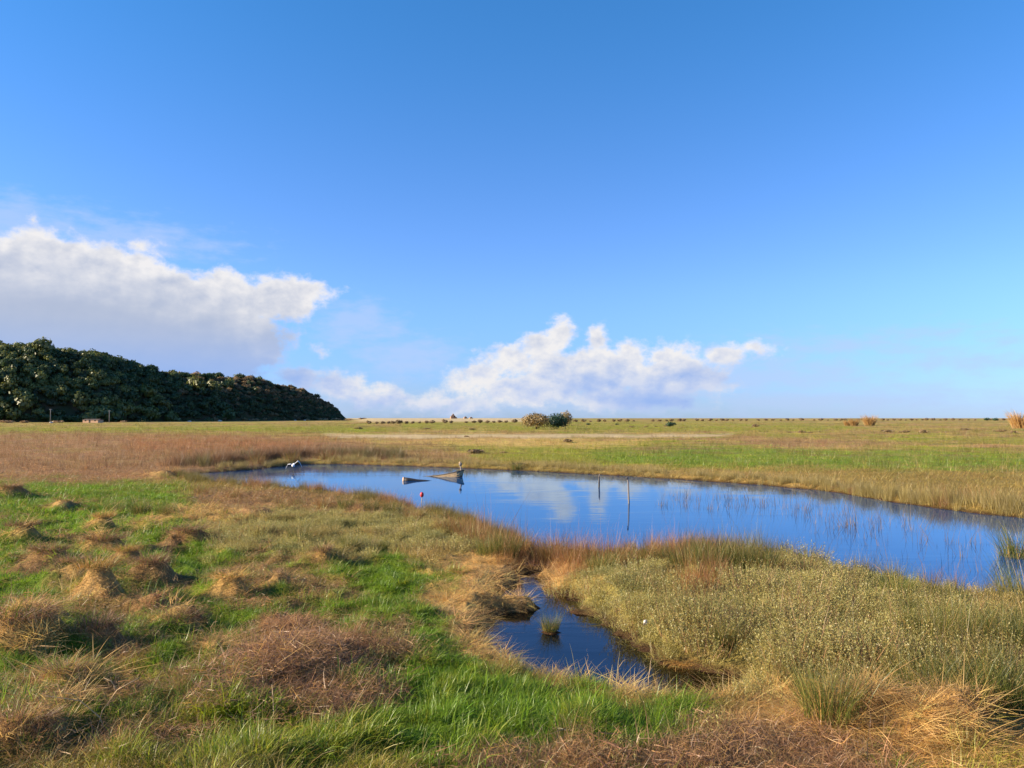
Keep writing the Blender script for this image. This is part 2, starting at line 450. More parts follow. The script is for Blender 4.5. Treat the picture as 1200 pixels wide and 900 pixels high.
def thing(name, label, cat, loc=(0,0,0), rz=0, group=None, sc=1.0):
    o = bpy.data.objects.new(name, None); link(o)
    o.location = loc; o.rotation_euler = (0, 0, rz); o.scale = (sc, sc, sc) if isinstance(sc, (int, float)) else sc
    o.empty_display_size = .2
    return tag(o, label, cat, group)
def dup(root, loc, rz=0, sc=1.0, label=None, group=None):
    r = root.copy(); link(r); r.location = loc; r.rotation_euler = (root.rotation_euler[0], root.rotation_euler[1], rz)
    r.scale = (sc, sc, sc) if isinstance(sc, (int, float)) else sc
    if label: r['label'] = label
    if group: r['group'] = group
    for ch in list(root.children):
        c = ch.copy(); link(c); c.parent = r
    return r

# ground sheet: fine near the camera, coarse far off, all round
th = np.concatenate([np.linspace(-180, -50, 44)[:-1], np.arange(-50, 50, .25), np.linspace(50, 180, 44)])
th = np.radians(th)
rr_ = [0.6, 2.5, 4.5, 6.0]
while rr_[-1] < 130: rr_.append(rr_[-1]*1.0085)
while rr_[-1] < 900: rr_.append(rr_[-1]*1.02)
while rr_[-1] < 14000: rr_.append(rr_[-1]*1.4)
rr_ = np.array(rr_)
TH, RR = np.meshgrid(th, rr_)
X = RR*np.sin(TH); Y = RR*np.cos(TH)
Z = height(X.ravel(), Y.ravel()).reshape(X.shape)
nr, nc = X.shape
idx = np.arange(nr*nc).reshape(nr, nc)
F = np.stack([idx[:-1, :-1], idx[:-1, 1:], idx[1:, 1:], idx[1:, :-1]], -1).reshape(-1, 4)[:, ::-1]
ground_me = np_mesh('ground', np.stack([X.ravel(), Y.ravel(), Z.ravel()], -1), F, ground_material(), True)
Wt = cover(X.ravel(), Y.ravel())
cc = Wt@ALB
hz = Z.ravel()
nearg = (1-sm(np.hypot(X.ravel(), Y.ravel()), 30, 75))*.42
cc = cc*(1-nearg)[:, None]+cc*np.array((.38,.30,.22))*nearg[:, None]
wet = 1-sm(hz, .02, .15)
cc = cc*(1-wet)[:, None]+ALB[MUD]*wet[:, None]
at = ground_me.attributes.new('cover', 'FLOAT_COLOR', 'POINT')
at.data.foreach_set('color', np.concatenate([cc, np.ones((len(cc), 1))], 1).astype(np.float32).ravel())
# the middle is closed by a small fan so the sheet has no hole
ground = obj('ground', ground_me); tag(ground, kind='structure')

# ------------------------------------------------------------------ water
def water_material(name, deep, bump, rough, clear=False):
    m, T, o = new_mat(name)
    tcn = T.nodes.new('ShaderNodeTexCoord')
    st = vmath(T, 'MULTIPLY', tcn.outputs['Object'], (.45, 1.5, 1)).outputs[0]
    n = noise(T, st, 2.0, 3, .5); n2 = noise(T, vmath(T, 'MULTIPLY', tcn.outputs['Object'], (.5, 1.6, 1)).outputs[0], .16, 3, .6)
    k_ = fmath(T, 'MULTIPLY', n.outputs['Fac'], sstep(T, n2.outputs['Fac'], .46, .66))
    bm = T.nodes.new('ShaderNodeBump'); bm.inputs['Strength'].default_value = bump; bm.inputs['Distance'].default_value = .06
    T.links.new(k_, bm.inputs['Height'])
    fr = T.nodes.new('ShaderNodeFresnel'); fr.inputs['IOR'].default_value = 1.38; T.links.new(bm.outputs[0], fr.inputs['Normal'])
    g_ = T.nodes.new('ShaderNodeBsdfGlossy'); g_.inputs['Roughness'].default_value = rough
    g_.inputs[0].default_value = (.74, .89, 1, 1) if not clear else (.85, .88, .95, 1)
    T.links.new(bm.outputs[0], g_.inputs['Normal'])
    if clear:   # shallow: the bed shows through
        d_ = T.nodes.new('ShaderNodeBsdfTransparent'); d_.inputs[0].default_value = deep+(1,)
    else:
        d_ = T.nodes.new('ShaderNodeBsdfDiffuse'); d_.inputs[0].default_value = deep+(1,)
    mx = T.nodes.new('ShaderNodeMixShader'); T.links.new(fr.outputs[0], mx.inputs[0])
    T.links.new(d_.outputs[0], mx.inputs[1]); T.links.new(g_.outputs[0], mx.inputs[2])
    T.links.new(mx.outputs[0], o.inputs[0])
    return m
def water_sheet(name, poly, margin, mat, nx=40):
    xs = [p[0] for p in poly]; ys = [p[1] for p in poly]
    x0, x1, y0, y1 = min(xs)-margin, max(xs)+margin, min(ys)-margin, max(ys)+margin
    gx = np.linspace(x0, x1, nx); gy = np.linspace(y0, y1, nx)
    XX, YY = np.meshgrid(gx, gy)
    ii = np.arange(nx*nx).reshape(nx, nx)
    FF = np.stack([ii[:-1, :-1], ii[:-1, 1:], ii[1:, 1:], ii[1:, :-1]], -1).reshape(-1, 4)
    cxs = XX.ravel()[FF].mean(1); cys = YY.ravel()[FF].mean(1)
    d = sdf(cxs, cys, poly)
    cell = max((x1-x0), (y1-y0))/nx
    FF = FF[d < margin+cell]
    used = np.unique(FF); mp = np.full(nx*nx, -1); mp[used] = np.arange(len(used))
    V = np.stack([XX.ravel(), YY.ravel(), np.zeros(nx*nx)], -1)[used]
    o = obj(name, np_mesh(name, V, mp[FF], mat)); tag(o, kind='structure'); return o
water_sheet('pond_water', POND, 1.0, water_material('pond_water', (.004,.045,.150), .10, .012), 60)
water_sheet('puddle_water', PUD+[], .8, water_material('puddle_water', (.62,.42,.28), .2, .04, True), 40).location.z = -.012
water_sheet('channel_water', CHA, .5, water_material('channel_water', (.62,.42,.28), .2, .04, True), 20).location.z = -.006

# ------------------------------------------------------------------ vegetation meshes
def blades(n, radius, h, hv, w, lean, leanv, droop, seed, common=0.0, segs=3, down=False):
    """n tapered blades; common>0 combs them towards +X; returns V, F"""
    g = np.random.default_rng(seed)
    a = g.uniform(0, 2*np.pi, n); rr = radius*np.sqrt(g.uniform(0, 1, n))
    bx = rr*np.cos(a); by = rr*np.sin(a)
    az_ = a+g.normal(0, .6, n)
    dx = np.cos(az_)*(1-common)+common; dy = np.sin(az_)*(1-common)+.25*common*g.normal(0, 1, n)
    nrm = np.hypot(dx, dy)+1e-6; dx /= nrm; dy /= nrm
    le = np.clip(g.normal(lean, leanv, n), 0, 1.5)
    H = h*(1+g.normal(0, hv, n)).clip(.35, 2)
    wv = w*g.uniform(.7, 1.3, n)
    px_ = -dy; py_ = dx
    tw = g.uniform(0, np.pi, n)
    # width direction: mixture so that blades are not all edge-on
    wxd = np.cos(tw); wyd = np.sin(tw)
    V = []; pos = np.stack([bx, by, np.full(n, -.02)], -1); ang = le.copy()
    rows = []
    for s in range(segs+1):
        t = s/segs
        ww = wv*(1-t)**.8 if s < segs else wv*.12
        off = np.stack([wxd*ww*.5, wyd*ww*.5, np.zeros(n)], -1)
        rows.append((pos-off, pos+off))
        st = H/segs
        pos = pos+np.stack([dx*np.sin(ang)*st, dy*np.sin(ang)*st, np.cos(ang)*st], -1)
        ang = ang+droop/segs*g.uniform(.5, 1.5, n)
    V = np.stack([q for r_ in rows for q in r_], 1)  # n, 2(segs+1), 3
    m = 2*(segs+1)
    base = (np.arange(n)*m)[:, None]
    F = np.concatenate([base+np.array([2*s, 2*s+1, 2*s+3, 2*s+2])[None] for s in range(segs)], 0)
    return V.reshape(-1, 3), F
def leafy(nst, radius, h, nleaf, lw, ll, seed, spread=.35):
    """bushy plant: leaning stems lined with small upright leaves"""
    g = np.random.default_rng(seed); Vs = []; Fs = []; c = 0
    for i in range(nst):
        a = g.uniform(0, 2*np.pi); r0 = radius*math.sqrt(g.uniform(0, 1))
        b = np.array([r0*math.cos(a), r0*math.sin(a), 0])
        H = h*g.uniform(.6, 1.1)*(1-.35*(r0/radius)**2)
        d = np.array([math.cos(a)*spread*r0/radius+g.normal(0, .12), math.sin(a)*spread*r0/radius+g.normal(0, .12), 1]); d /= np.linalg.norm(d)
        for j in range(nleaf):
            t = .25+.78*(j+g.uniform(0, 1))/nleaf
            p = b+d*H*t
            la = g.uniform(0, 2*np.pi); el_ = g.uniform(.3, 1.25)
            o_ = np.array([math.cos(la)*math.cos(el_), math.sin(la)*math.cos(el_), math.sin(el_)])
            side = np.cross(o_, g.normal(0, 1, 3)); side /= np.linalg.norm(side)+1e-6
            L_ = ll*g.uniform(.6, 1.3)*(1.1-.5*t); w_ = lw*g.uniform(.7, 1.3)
            Vs += [p, p+o_*L_*.5+side*w_*.5, p+o_*L_, p+o_*L_*.5-side*w_*.5]
            Fs.append([c, c+1, c+2, c+3]); c += 4
    return np.array(Vs), np.array(Fs)
def twigs(n, radius, h, w, seed, flat=.6):
    """tangle of kinked twigs lying over each other"""
    g = np.random.default_rng(seed)
    a = g.uniform(0, 2*np.pi, n); rr = radius*np.sqrt(g.uniform(0, 1, n))
    dome = np.sqrt(np.clip(1-(rr/radius)**2, 0, 1))
    pos = np.stack([rr*np.cos(a), rr*np.sin(a), h*.75*dome*g.uniform(0, 1, n)**.6], -1)
    d = g.normal(0, 1, (n, 3)); d[:, 2] = np.abs(d[:, 2])*(.75-.4*flat)+.1; d /= np.linalg.norm(d, axis=1)[:, None]
    Ls = h*g.uniform(.35, .9, n); rows = []; wv = w*g.uniform(.6, 1.5, n)
    side = np.cross(d, g.normal(0, 1, (n, 3))); side /= np.linalg.norm(side, axis=1)[:, None]+1e-6
    for s_ in range(4):
        off = side*(wv*(1-.27*s_)*.5)[:, None]; rows += [pos-off, pos+off]
        d = d+g.normal(0, .17, (n, 3)); d[:, 2] -= .10; d /= np.linalg.norm(d, axis=1)[:, None]
        pos = pos+d*(Ls/3)[:, None]; pos[:, 2] = np.maximum(pos[:, 2], 0)
    V = np.stack(rows, 1); base = (np.arange(n)*8)[:, None]
    F = np.concatenate([base+np.array([2*q, 2*q+1, 2*q+3, 2*q+2])[None] for q in range(3)], 0)
    return V.reshape(-1, 3), F

def plant_material(name, trans=.35, rough=.8, var=.35, inst=True, base=(.2,.2,.05), second=None):
    m, T, o = new_mat(name)
    oi = T.nodes.new('ShaderNodeObjectInfo')
    if inst:
        a = T.nodes.new('ShaderNodeAttribute'); a.attribute_type = 'INSTANCER'; a.attribute_name = 'tint'
        c = a.outputs['Color']
    else:
        c = mixc(T, oi.outputs['Random'], tuple(v*.8 for v in base), tuple(v*1.22 for v in base))
    geo = T.nodes.new('ShaderNodeNewGeometry')
    ri = geo.outputs['Random Per Island']
    if second: c = mixc(T, sstep(T, ri, 1-second[1]-.02, 1-second[1]+.02), c, second[0])
    c = mixc(T, 1.0, c, mixc(T, ri, (1-var, 1-var*.95, 1-var*.6), (1+var*1.1, 1+var, 1+var*.7)), 'MULTIPLY')
    d = T.nodes.new('ShaderNodeBsdfDiffuse'); T.links.new(c, d.inputs[0])
    t = T.nodes.new('ShaderNodeBsdfTranslucent'); T.links.new(c, t.inputs[0])
    mx = T.nodes.new('ShaderNodeMixShader'); mx.inputs[0].default_value = trans
    T.links.new(d.outputs[0], mx.inputs[1]); T.links.new(t.outputs[0], mx.inputs[2])
    gl = T.nodes.new('ShaderNodeBsdfGlossy'); gl.inputs['Roughness'].default_value = .45
    gl.inputs[0].default_value = (1, 1, 1, 1)
    m2 = T.nodes.new('ShaderNodeMixShader'); m2.inputs[0].default_value = .025
    T.links.new(mx.outputs[0], m2.inputs[1]); T.links.new(gl.outputs[0], m2.inputs[2])
    T.links.new(m2.outputs[0], o.inputs[0])
    return m
leafmat = plant_material('grass_blades', trans=.42, var=.27)

def proto(name, VF):
    o = bpy.data.objects.new(name, np_mesh(name, VF[0], VF[1], leafmat)); return o   # never linked to the scene itself

def scatter(name, protos, pos, rot, scl, pick, tint, label=None):
    coll = bpy.data.collections.new(name+'_kinds')
    for i, o in enumerate(protos):
        o.name = '%s_kind_%02d' % (name, i); coll.objects.link(o)
    me = bpy.data.meshes.new(name); n = len(pos)
    me.vertices.add(n); me.vertices.foreach_set('co', np.asarray(pos, np.float32).ravel())
    def attr(nm, typ, key, arr, dt=np.float32):
        a = me.attributes.new(nm, typ, 'POINT'); a.data.foreach_set(key, np.asarray(arr, dt).ravel())
    attr('rot', 'FLOAT_VECTOR', 'vector', rot); attr('scl', 'FLOAT_VECTOR', 'vector', scl)
    attr('pick', 'INT', 'value', pick, np.int32)
    attr('tint', 'FLOAT_COLOR', 'color', np.concatenate([tint, np.ones((n, 1))], 1))
    o = obj(name, me); tag(o, kind='stuff', label=label)
    g = bpy.data.node_groups.new(name+'_scatter', 'GeometryNodeTree')
    g.interface.new_socket('Geometry', in_out='INPUT', socket_type='NodeSocketGeometry')
    g.interface.new_socket('Geometry', in_out='OUTPUT', socket_type='NodeSocketGeometry')
    gi = g.nodes.new('NodeGroupInput'); go = g.nodes.new('NodeGroupOutput')
    ci = g.nodes.new('GeometryNodeCollectionInfo'); ci.inputs[0].default_value = coll
    ci.inputs['Separate Children'].default_value = True; ci.inputs['Reset Children'].default_value = True
    ip = g.nodes.new('GeometryNodeInstanceOnPoints'); ip.inputs['Pick Instance'].default_value = True
    def na(nm, typ):
        q = g.nodes.new('GeometryNodeInputNamedAttribute'); q.data_type = typ; q.inputs[0].default_value = nm; return q.outputs[0]
    g.links.new(gi.outputs[0], ip.inputs['Points']); g.links.new(ci.outputs[0], ip.inputs['Instance'])
    g.links.new(na('pick', 'INT'), ip.inputs['Instance Index'])
    er = g.nodes.new('FunctionNodeEulerToRotation'); g.links.new(na('rot', 'FLOAT_VECTOR'), er.inputs[0])
    g.links.new(er.outputs[0], ip.inputs['Rotation']); g.links.new(na('scl', 'FLOAT_VECTOR'), ip.inputs['Scale'])
    g.links.new(ip.outputs[0], go.inputs[0])
    md = o.modifiers.new('scatter', 'NODES'); md.node_group = g
    return o

# candidate points over the visible wedge
def wedge(n, r0, r1, seed, half=39, power=1.0):
    g = np.random.default_rng(seed)
    u = g.uniform(0, 1, n)
    r = np.sqrt(u*(r1*r1-r0*r0)+r0*r0) if power == 1.0 else r0*(r1/r0)**u
    t = np.radians(g.uniform(-half, half, n))
    x = r*np.sin(t); y = r*np.cos(t)
    return x, y, r
def density_pick(x, y, wfn, g):
    Wt = cover(x, y); z = height(x, y)
    return Wt, z

def tint_of(Wt, x, y, g, jitter=.16):
    c = Wt@ALB
    n = fbm(x*1.2, y*1.6, 3, 61); n2 = fbm(x*.25, y*.35, 3, 62)
    c = c*(1+.30*n+.22*n2)[:, None]
    c = c*(1+g.normal(0, jitter, (len(x), 1)))*(1+g.normal(0, .06, (len(x), 3)))
    return np.clip(c, .01, .75)

VG = np.random.default_rng(99)
bands = [ # name suffix, r0, r1, candidates, size, log-distribution
 ('near', 6.5, 24, 40000, 1.0, 2.0),
 ('middle', 24, 62, 30000, 2.0, 2.0),
 ('far', 62, 300, 36000, 4.0, 2.0),
 ('distant', 300, 470, 9000, 7.0, 2.0),
]
names = {
 'green': [GREEN, LIME], 'dry': [BROWN, OLIVE, STRAW, RED], 
}
def grass_protos(sz, far):
    k1 = 1.0 if not far else .55
    P_ = []
    w = .0075*sz**.75
    # 0-3 green combed grass, 4-7 dead lying grass, 8-10 straw mats, 11-13 twigs, 14-15 short upright rush
    for s in range(4): P_.append(blades(44, .15*sz, .145*sz**.3, .35, w*1.0, .85, .35, 1.0, 100+s, .4))
    for s in range(4): P_.append(blades(34, .17*sz, .20*sz**.35, .35, w*.85, 1.0, .35, .9, 200+s, .3))
    for s in range(3): P_.append(blades(40, .18*sz, .27*sz**.4, .35, w*1.0, 1.42, .14, .3, 300+s, .25))
    for s in range(3): P_.append(twigs(40, .22*sz, .17*sz**.4, w*.6, 400+s))
    for s in range(2): P_.append(blades(30, .15*sz, .40*sz**.2, .4, w*.6, .12, .12, .35, 500+s, .05))
    return P_
for (nm, r0, r1, n, sz, pw) in bands:
    x, y, r = wedge(n, r0, r1, hash(nm) % 1000 if False else {'near':1,'middle':2,'far':3,'distant':4}[nm], 39, pw)
    g = np.random.default_rng(int(r0*10))
    Wt = cover(x, y); z = height(x, y)
    dry_ok = (z > (.02 if nm in ('near', 'middle') else .06)+.03*np.random.default_rng(5).uniform(-1, 1, n))
    # the sandy track stays open, and stands that have their own plants are thinner
    keep = g.uniform(0, 1, n) < (1-.95*Wt[:, SAND]-.6*Wt[:, SAGE]*(nm == 'near'))
    m = dry_ok & keep
    x, y, r, z, Wt = x[m], y[m], r[m], z[m], Wt[m]; n = len(x)
    # choose the kind of cover per tuft (sharp choice, from the weights)
    cw = np.cumsum(Wt, 1); cw /= cw[:, -1:]
    kind = (g.uniform(0, 1, n)[:, None] > cw).sum(1).clip(0, 9)
    onehot = np.eye(10)[kind]
    tint = tint_of(.75*onehot+.25*Wt, x, y, g)
    pick = np.zeros(n, int)
    pick[(kind == GREEN) | (kind == LIME)] = g.integers(0, 4, ((kind == GREEN) | (kind == LIME)).sum())
    q = (kind == OLIVE) | (kind == SAGE) | (kind == MUD); pick[q] = g.integers(4, 8, q.sum())
    q = (kind == STRAW) | (kind == SAND); pick[q] = g.integers(8, 11, q.sum())
    q = (kind == BROWN); pick[q] = np.where(g.uniform(0, 1, q.sum()) < .5, g.integers(4, 8, q.sum()), g.integers(11, 14, q.sum()))
    q = (kind == RUSH) | (kind == RED); pick[q] = np.where(g.uniform(0, 1, q.sum()) < .6, g.integers(14, 16, q.sum()), g.integers(4, 8, q.sum()))
    if nm in ('far', 'distant'):
        q = g.uniform(0, 1, n) < np.where(kind == BROWN, .5, .16)*(1+1.2*fbm(x*.12, y*.2, 3, 57)); pick[q] = 14; tint[q] *= .7; tint *= np.exp(g.normal(0, .22, (n, 1)))
    e = .15
    gx = (height(x+e, y)-height(x-e, y))/(2*e); gy = (height(x, y+e)-height(x, y-e))/(2*e)
    rot = np.stack([np.arctan(gy)*.8, -np.arctan(gx)*.8, np.zeros(n)], -1)
    flow = 1.1*fbm(x*.5, y*.5, 2, 71)*2+g.normal(0, .55, n)
    comb = np.where(pick < 8, flow, g.uniform(0, 6.28, n))
    rot[:, 2] = comb
    s = np.exp(g.normal(-.1, .33, n)).clip(.45, 1.9)*(1+.5*fbm(x*1.6, y*1.6, 3, 72))
    if nm != 'near': s = s*np.clip(r/((r0+r1)*.45), .6, 1.6)**.5
    scl = np.stack([s, s, s*g.uniform(.75, 1.2, n)], -1)
    pos = np.stack([x, y, z-.01], -1)
    for (sub, sel) in (('green_grass', pick < 4), ('dead_grass', (pick >= 4) & (pick < 8)), ('matted_straw', (pick >= 8) & (pick < 11)), ('dead_twigs', (pick >= 11) & (pick < 14)), ('short_rushes', pick >= 14)):
        if sel.sum() == 0: continue
        lo = {'green_grass':0,'dead_grass':4,'matted_straw':8,'dead_twigs':11,'short_rushes':14}[sub]
        hi = {'green_grass':4,'dead_grass':8,'matted_straw':11,'dead_twigs':14,'short_rushes':16}[sub]
        pr = [proto(sub, vf) for vf in grass_protos(sz, nm != 'near')[lo:hi]]
        scatter(sub, pr, pos[sel], rot[sel], scl[sel], pick[sel]-lo, tint[sel])

# low saltbush cover that fills the stands
for (r0, r1, n, sz, nl) in ((8, 30, 15000, 1.0, 9), (30, 60, 4000, 1.8, 6)):
    x, y, r = wedge(n, r0, r1, int(r0)+70)
    g = np.random.default_rng(int(r0)+5)
    Wt = cover(x, y); z = height(x, y)
    m = (g.uniform(0, 1, n) < Wt[:, SAGE]*1.3+.25*Wt[:, OLIVE]*(r < 30)) & (z > .05)
    x, y, z, r = x[m], y[m], z[m], r[m]; n = len(x)
    tint = np.tile(ALB[SAGE], (n, 1))*(1+.35*fbm(x*1.5, y*1.5, 3, 81))[:, None]*(1+g.normal(0, .15, (n, 1)))
    nn = fbm(x*.45, y*.6, 3, 82)
    tint = tint*(1-sm(nn, .05, .35)[:, None])+np.array((.38,.27,.085))*sm(nn, .05, .35)[:, None]*(1+g.normal(0, .15, (n, 1)))
    nn = sm(-nn, .12, .35)[:, None]*.6
    tint = tint*(1-nn)+np.array((.22,.22,.07))*nn
    s = g.uniform(.6, 1.25, n)
    scatter('saltbush_cover', [proto('saltbush_cover', leafy(20, .18*sz, .24*sz**.4, nl+3, .010*sz**.7, .038*sz**.8, 600+k_+int(r0))) for k_ in range(5)],
            np.stack([x, y, z-.02], -1), np.stack([g.normal(0, .12, n), g.normal(0, .12, n), g.uniform(0, 6.28, n)], -1),
            np.stack([s, s, s*g.uniform(.8, 1.2, n)], -1), g.integers(0, 5, n), np.clip(tint, .02, .7))

# sparse reeds standing in the open water
def in_poly_points(n, poly, seed, zref=0):
    g = np.random.default_rng(seed); xs = [p[0] for p in poly]; ys = [p[1] for p in poly]
    out = []
    while len(out) < n:
        a = g.uniform(min(xs), max(xs), 400); b = g.uniform(min(ys), max(ys), 400)
        d = sdf(a, b, poly); k_ = (d < 0)&(fbm(a*.35,b*.6,3,91)>-.05); out += list(zip(a[k_], b[k_]))
    return np.array(out[:n])
reed_zone = [P(*q) for q in [(770,580),(830,578),(1010,596),(1060,606),(1090,624),(980,622),(930,606),(840,602),(770,598)]]
reed2 = [P(*q) for q in [(860,635),(1000,612),(1180,640),(1190,690),(1080,668),(950,640)]]
pts = np.concatenate([in_poly_points(330, reed_zone, 5), in_poly_points(90, reed2, 6)])
g = np.random.default_rng(8); n = len(pts)
scatter('reeds_in_water', [proto('reeds_in_water', blades(4, .16, .50, .5, .012, .12, .12, .3, 700+k_, 0, 3)) for k_ in range(4)],
        np.concatenate([pts, np.full((n, 1), -.08)], 1), np.stack([g.normal(0, .12, n), g.normal(0, .12, n), g.uniform(0, 6.28, n)], -1),
        np.tile(g.uniform(.5, 1.25, n)[:, None], (1, 3)), g.integers(0, 4, n), np.tile((.17,.11,.06), (n, 1))*(1+g.normal(0, .2, (n, 1))))

# rush fringe along the banks of the pond
def along(poly_px, n, seed, off, zref=0.0, spread=6):
    g = np.random.default_rng(seed)
    pts = np.array([P(*q, zref) for q in poly_px]); seg = np.linalg.norm(np.diff(pts, axis=0), axis=1)
    cum = np.concatenate([[0], np.cumsum(seg)]); t = g.uniform(0, cum[-1], n)
    x = np.interp(t, cum, pts[:, 0]); y = np.interp(t, cum, pts[:, 1])
    return x, y+off+g.normal(0, spread, n), t/cum[-1]
near_edge = pond_px[0:17]
x, y, t = along(near_edge, 2600, 11, -.9, 0, .55)
x2, y2, t2 = along([(1320,615),(1200,607),(1130,600),(1050,589),(980,577),(900,569),(800,562),(700,556),(600,551),(500,547),(400,544),(350,544),(300,550),(240,554)], 2400, 12, 1.6, 0, .9)
x = np.concatenate([x, x2]); y = np.concatenate([y, y2]); far = np.concatenate([np.zeros(len(t)), np.ones(len(t2))])
z = height(x, y); g = np.random.default_rng(13)
nn = fbm(x*.35, y*.35, 3, 92)
m = (z > -.03) & (z < .6) & (g.uniform(0, 1, len(x)) < .55+1.6*nn)
x, y, z, far, nn = x[m], y[m], z[m], far[m], nn[m]; n = len(x)
n2 = fbm(x*.3+9, y*.3, 3, 93)
tint = np.where((n2 > .12)[:, None], np.array((.32,.165,.065)), np.array((.185,.145,.035)))
tint = np.where(((far > 0) & (n2 < .35))[:, None], np.array((.33,.255,.085)), tint)*(1+g.normal(0, .18, (n, 1)))
pxa, pya = chart(x, y)
s = g.uniform(.55, 1.15, n)*np.where(far > 0, .75+.35*sm(pxa, 900, 1050), .8)
scatter('bank_rushes', [proto('bank_rushes', blades(46, .20, .62, .28, .009, .16, .14, .5, 720+k_, .05)) for k_ in range(5)],
        np.stack([x, y, z-.03], -1), np.stack([g.normal(0, .08, n), g.normal(0, .08, n), g.uniform(0, 6.28, n)], -1),
        np.tile(s[:, None], (1, 3)), g.integers(0, 5, n), tint)

x, y, t = along([(190,551),(240,550),(300,545),(350,540),(400,540),(470,541)], 1500, 14, 2.2, 0, 1.6)
z = height(x, y); g = np.random.default_rng(15); m = (z > .0) & (g.uniform(0, 1, len(x)) < .75); x, y, z = x[m], y[m], z[m]; n = len(x)
tint = np.array((.21,.115,.055))*(1+g.normal(0, .2, (n, 1))); nn = fbm(x*.2, y*.2, 3, 95); tint = np.where((nn > .1)[:, None], np.array((.16,.13,.045)), tint)
scatter('bank_rushes', [proto('bank_rushes', blades(46, .28, .80, .28, .014, .16, .14, .5, 750+k_, .05)) for k_ in range(4)],
        np.stack([x, y, z-.03], -1), np.stack([g.normal(0, .08, n), g.normal(0, .08, n), g.uniform(0, 6.28, n)], -1),
        np.tile(g.uniform(.6, 1.35, n)[:, None], (1, 3)), g.integers(0, 4, n), tint)

# ------------------------------------------------------------------ individual plants
def ground_z(x, y): return float(height(np.array([x]), np.array([y]))[0])
def place(px, py):
    z = .25
    for _ in range(6):
        x, y = P(px, py, z); z = max(ground_z(x, y), -.06)
    return x, y, z

M_rush = plant_material('rush_stems', inst=False, base=(.115,.130,.022), var=.4, second=((.34,.22,.07), .13))
M_rust = plant_material('rusty_rush_stems', inst=False, base=(.32,.155,.055), var=.4, second=((.20,.17,.04), .2))
M_dry = plant_material('dead_stems', inst=False, base=(.31,.175,.090), var=.45)
M_strawm = plant_material('straw_stems', inst=False, base=(.55,.31,.09), var=.35)
M_sage = plant_material('saltbush_leaves', trans=.45, inst=False, base=(.36,.315,.095), var=.24, second=((.34,.24,.08), .18))
M_ngreen = plant_material('grass_leaves', inst=False, base=(.14,.22,.015), var=.35)

def plant_kind(name, label, cat, parts, group):
    """parts: list of (part name, mesh); linked far below is avoided: the first copy is placed straight away"""
    return dict(name=name, label=label, cat=cat, parts=parts, group=group)
def put(kind, var, px, py, s, label, seed, sz=1.0):
    x, y, z = place(px, py)
    o = thing(kind['name'], label, kind['cat'], (x, y, z-.02), random.Random(seed).uniform(0, 6.28), kind['group'], (s, s, s*sz))
    for (pn, me) in kind['parts'][var % len(kind['parts'])]:
        obj(pn, me, o)
    return o
def mesh_bl(name, mat, *a, **k_):
    V, F = blades(*a, **k_); return np_mesh(name, V, F, mat)
rushk = plant_kind('rush_clump', None, 'rush clump', [
   [('stem', mesh_bl('rush_stems', M_rush, 460, .38, .72, .30, .009, .2, .17, .5, 800+i, 0, 4)),
    ('dead_stem', mesh_bl('rush_dead_stems', M_strawm, 40, .42, .55, .35, .010, .45, .35, .9, 820+i, 0, 4))] for i in range(4)], 'olive rush clumps near the pond')
rustk = plant_kind('rusty_rush_clump', None, 'rush clump', [
   [('stem', mesh_bl('rusty_stems', M_rust, 280, .42, .62, .35, .010, .32, .25, .7, 840+i, 0, 4)),
    ('green_stem', mesh_bl('rusty_green_stems', M_rush, 80, .30, .60, .3, .008, .2, .2, .5, 860+i, 0, 4))] for i in range(4)], 'rusty brown rush clumps along the bank')
def leafmesh(nm, mat, *a):
    V, F = leafy(*a); return np_mesh(nm, V, F, mat)
sagek = plant_kind('saltbush_shrub', None, 'shrub', [
   [('foliage', leafmesh('saltbush_foliage', M_sage, 130, .44, .50, 16, .0115, .040, 900+i, .45)),
    ('twig', mesh_bl('saltbush_twigs', M_dry, 80, .35, .40, .3, .007, .35, .25, .3, 920+i))] for i in range(4)], 'saltbush shrubs right of the puddle')
def tussock_mesh(nm, mat, n, seed, R=.42, H=.30, w=.009):
    """cap of long dead grass falling over the sides of a mound"""
    g = np.random.default_rng(seed)
    a = g.uniform(0, 2*np.pi, n); t0 = g.uniform(0, .75, n)
    rows = []
    ww = w*g.uniform(.6, 1.3, n)
    swirl = g.normal(0, .55, n)+.4
    lump = 1+.28*perlin(np.cos(a)*1.3+seed, np.sin(a)*1.3)+.1*g.normal(0, 1, n)
    lift = g.uniform(0, .07, n)*(g.uniform(0, 1, n) < .5)
    for s in range(6):
        t = t0+s/5*g.uniform(.35, .65, n)
        t = np.clip(t, 0, 1.25)
        rad_ = lump*R*np.sin(np.clip(t, 0, 1)*np.pi/2)**1.25*1.05+R*.5*np.clip(t-1, 0, 1)
        zz = lump*H*(np.cos(np.clip(t, 0, 1)*np.pi)*.5+.5)+lift*math.sin(s/5*3.1)+g.normal(0, .012, n)
        aa = a+swirl*t
        c = np.stack([rad_*np.cos(aa), rad_*np.sin(aa), zz], -1)
        wv = ww*(1-.75*s/5)
        off = np.stack([-np.sin(aa)*wv, np.cos(aa)*wv, np.zeros(n)], -1)*.5
        rows += [c-off, c+off]
    V = np.stack(rows, 1); m = 12
    base = (np.arange(n)*m)[:, None]
    F = np.concatenate([base+np.array([2*s, 2*s+1, 2*s+3, 2*s+2])[None] for s in range(5)], 0)
    return np_mesh(nm, V.reshape(-1, 3), F, mat)
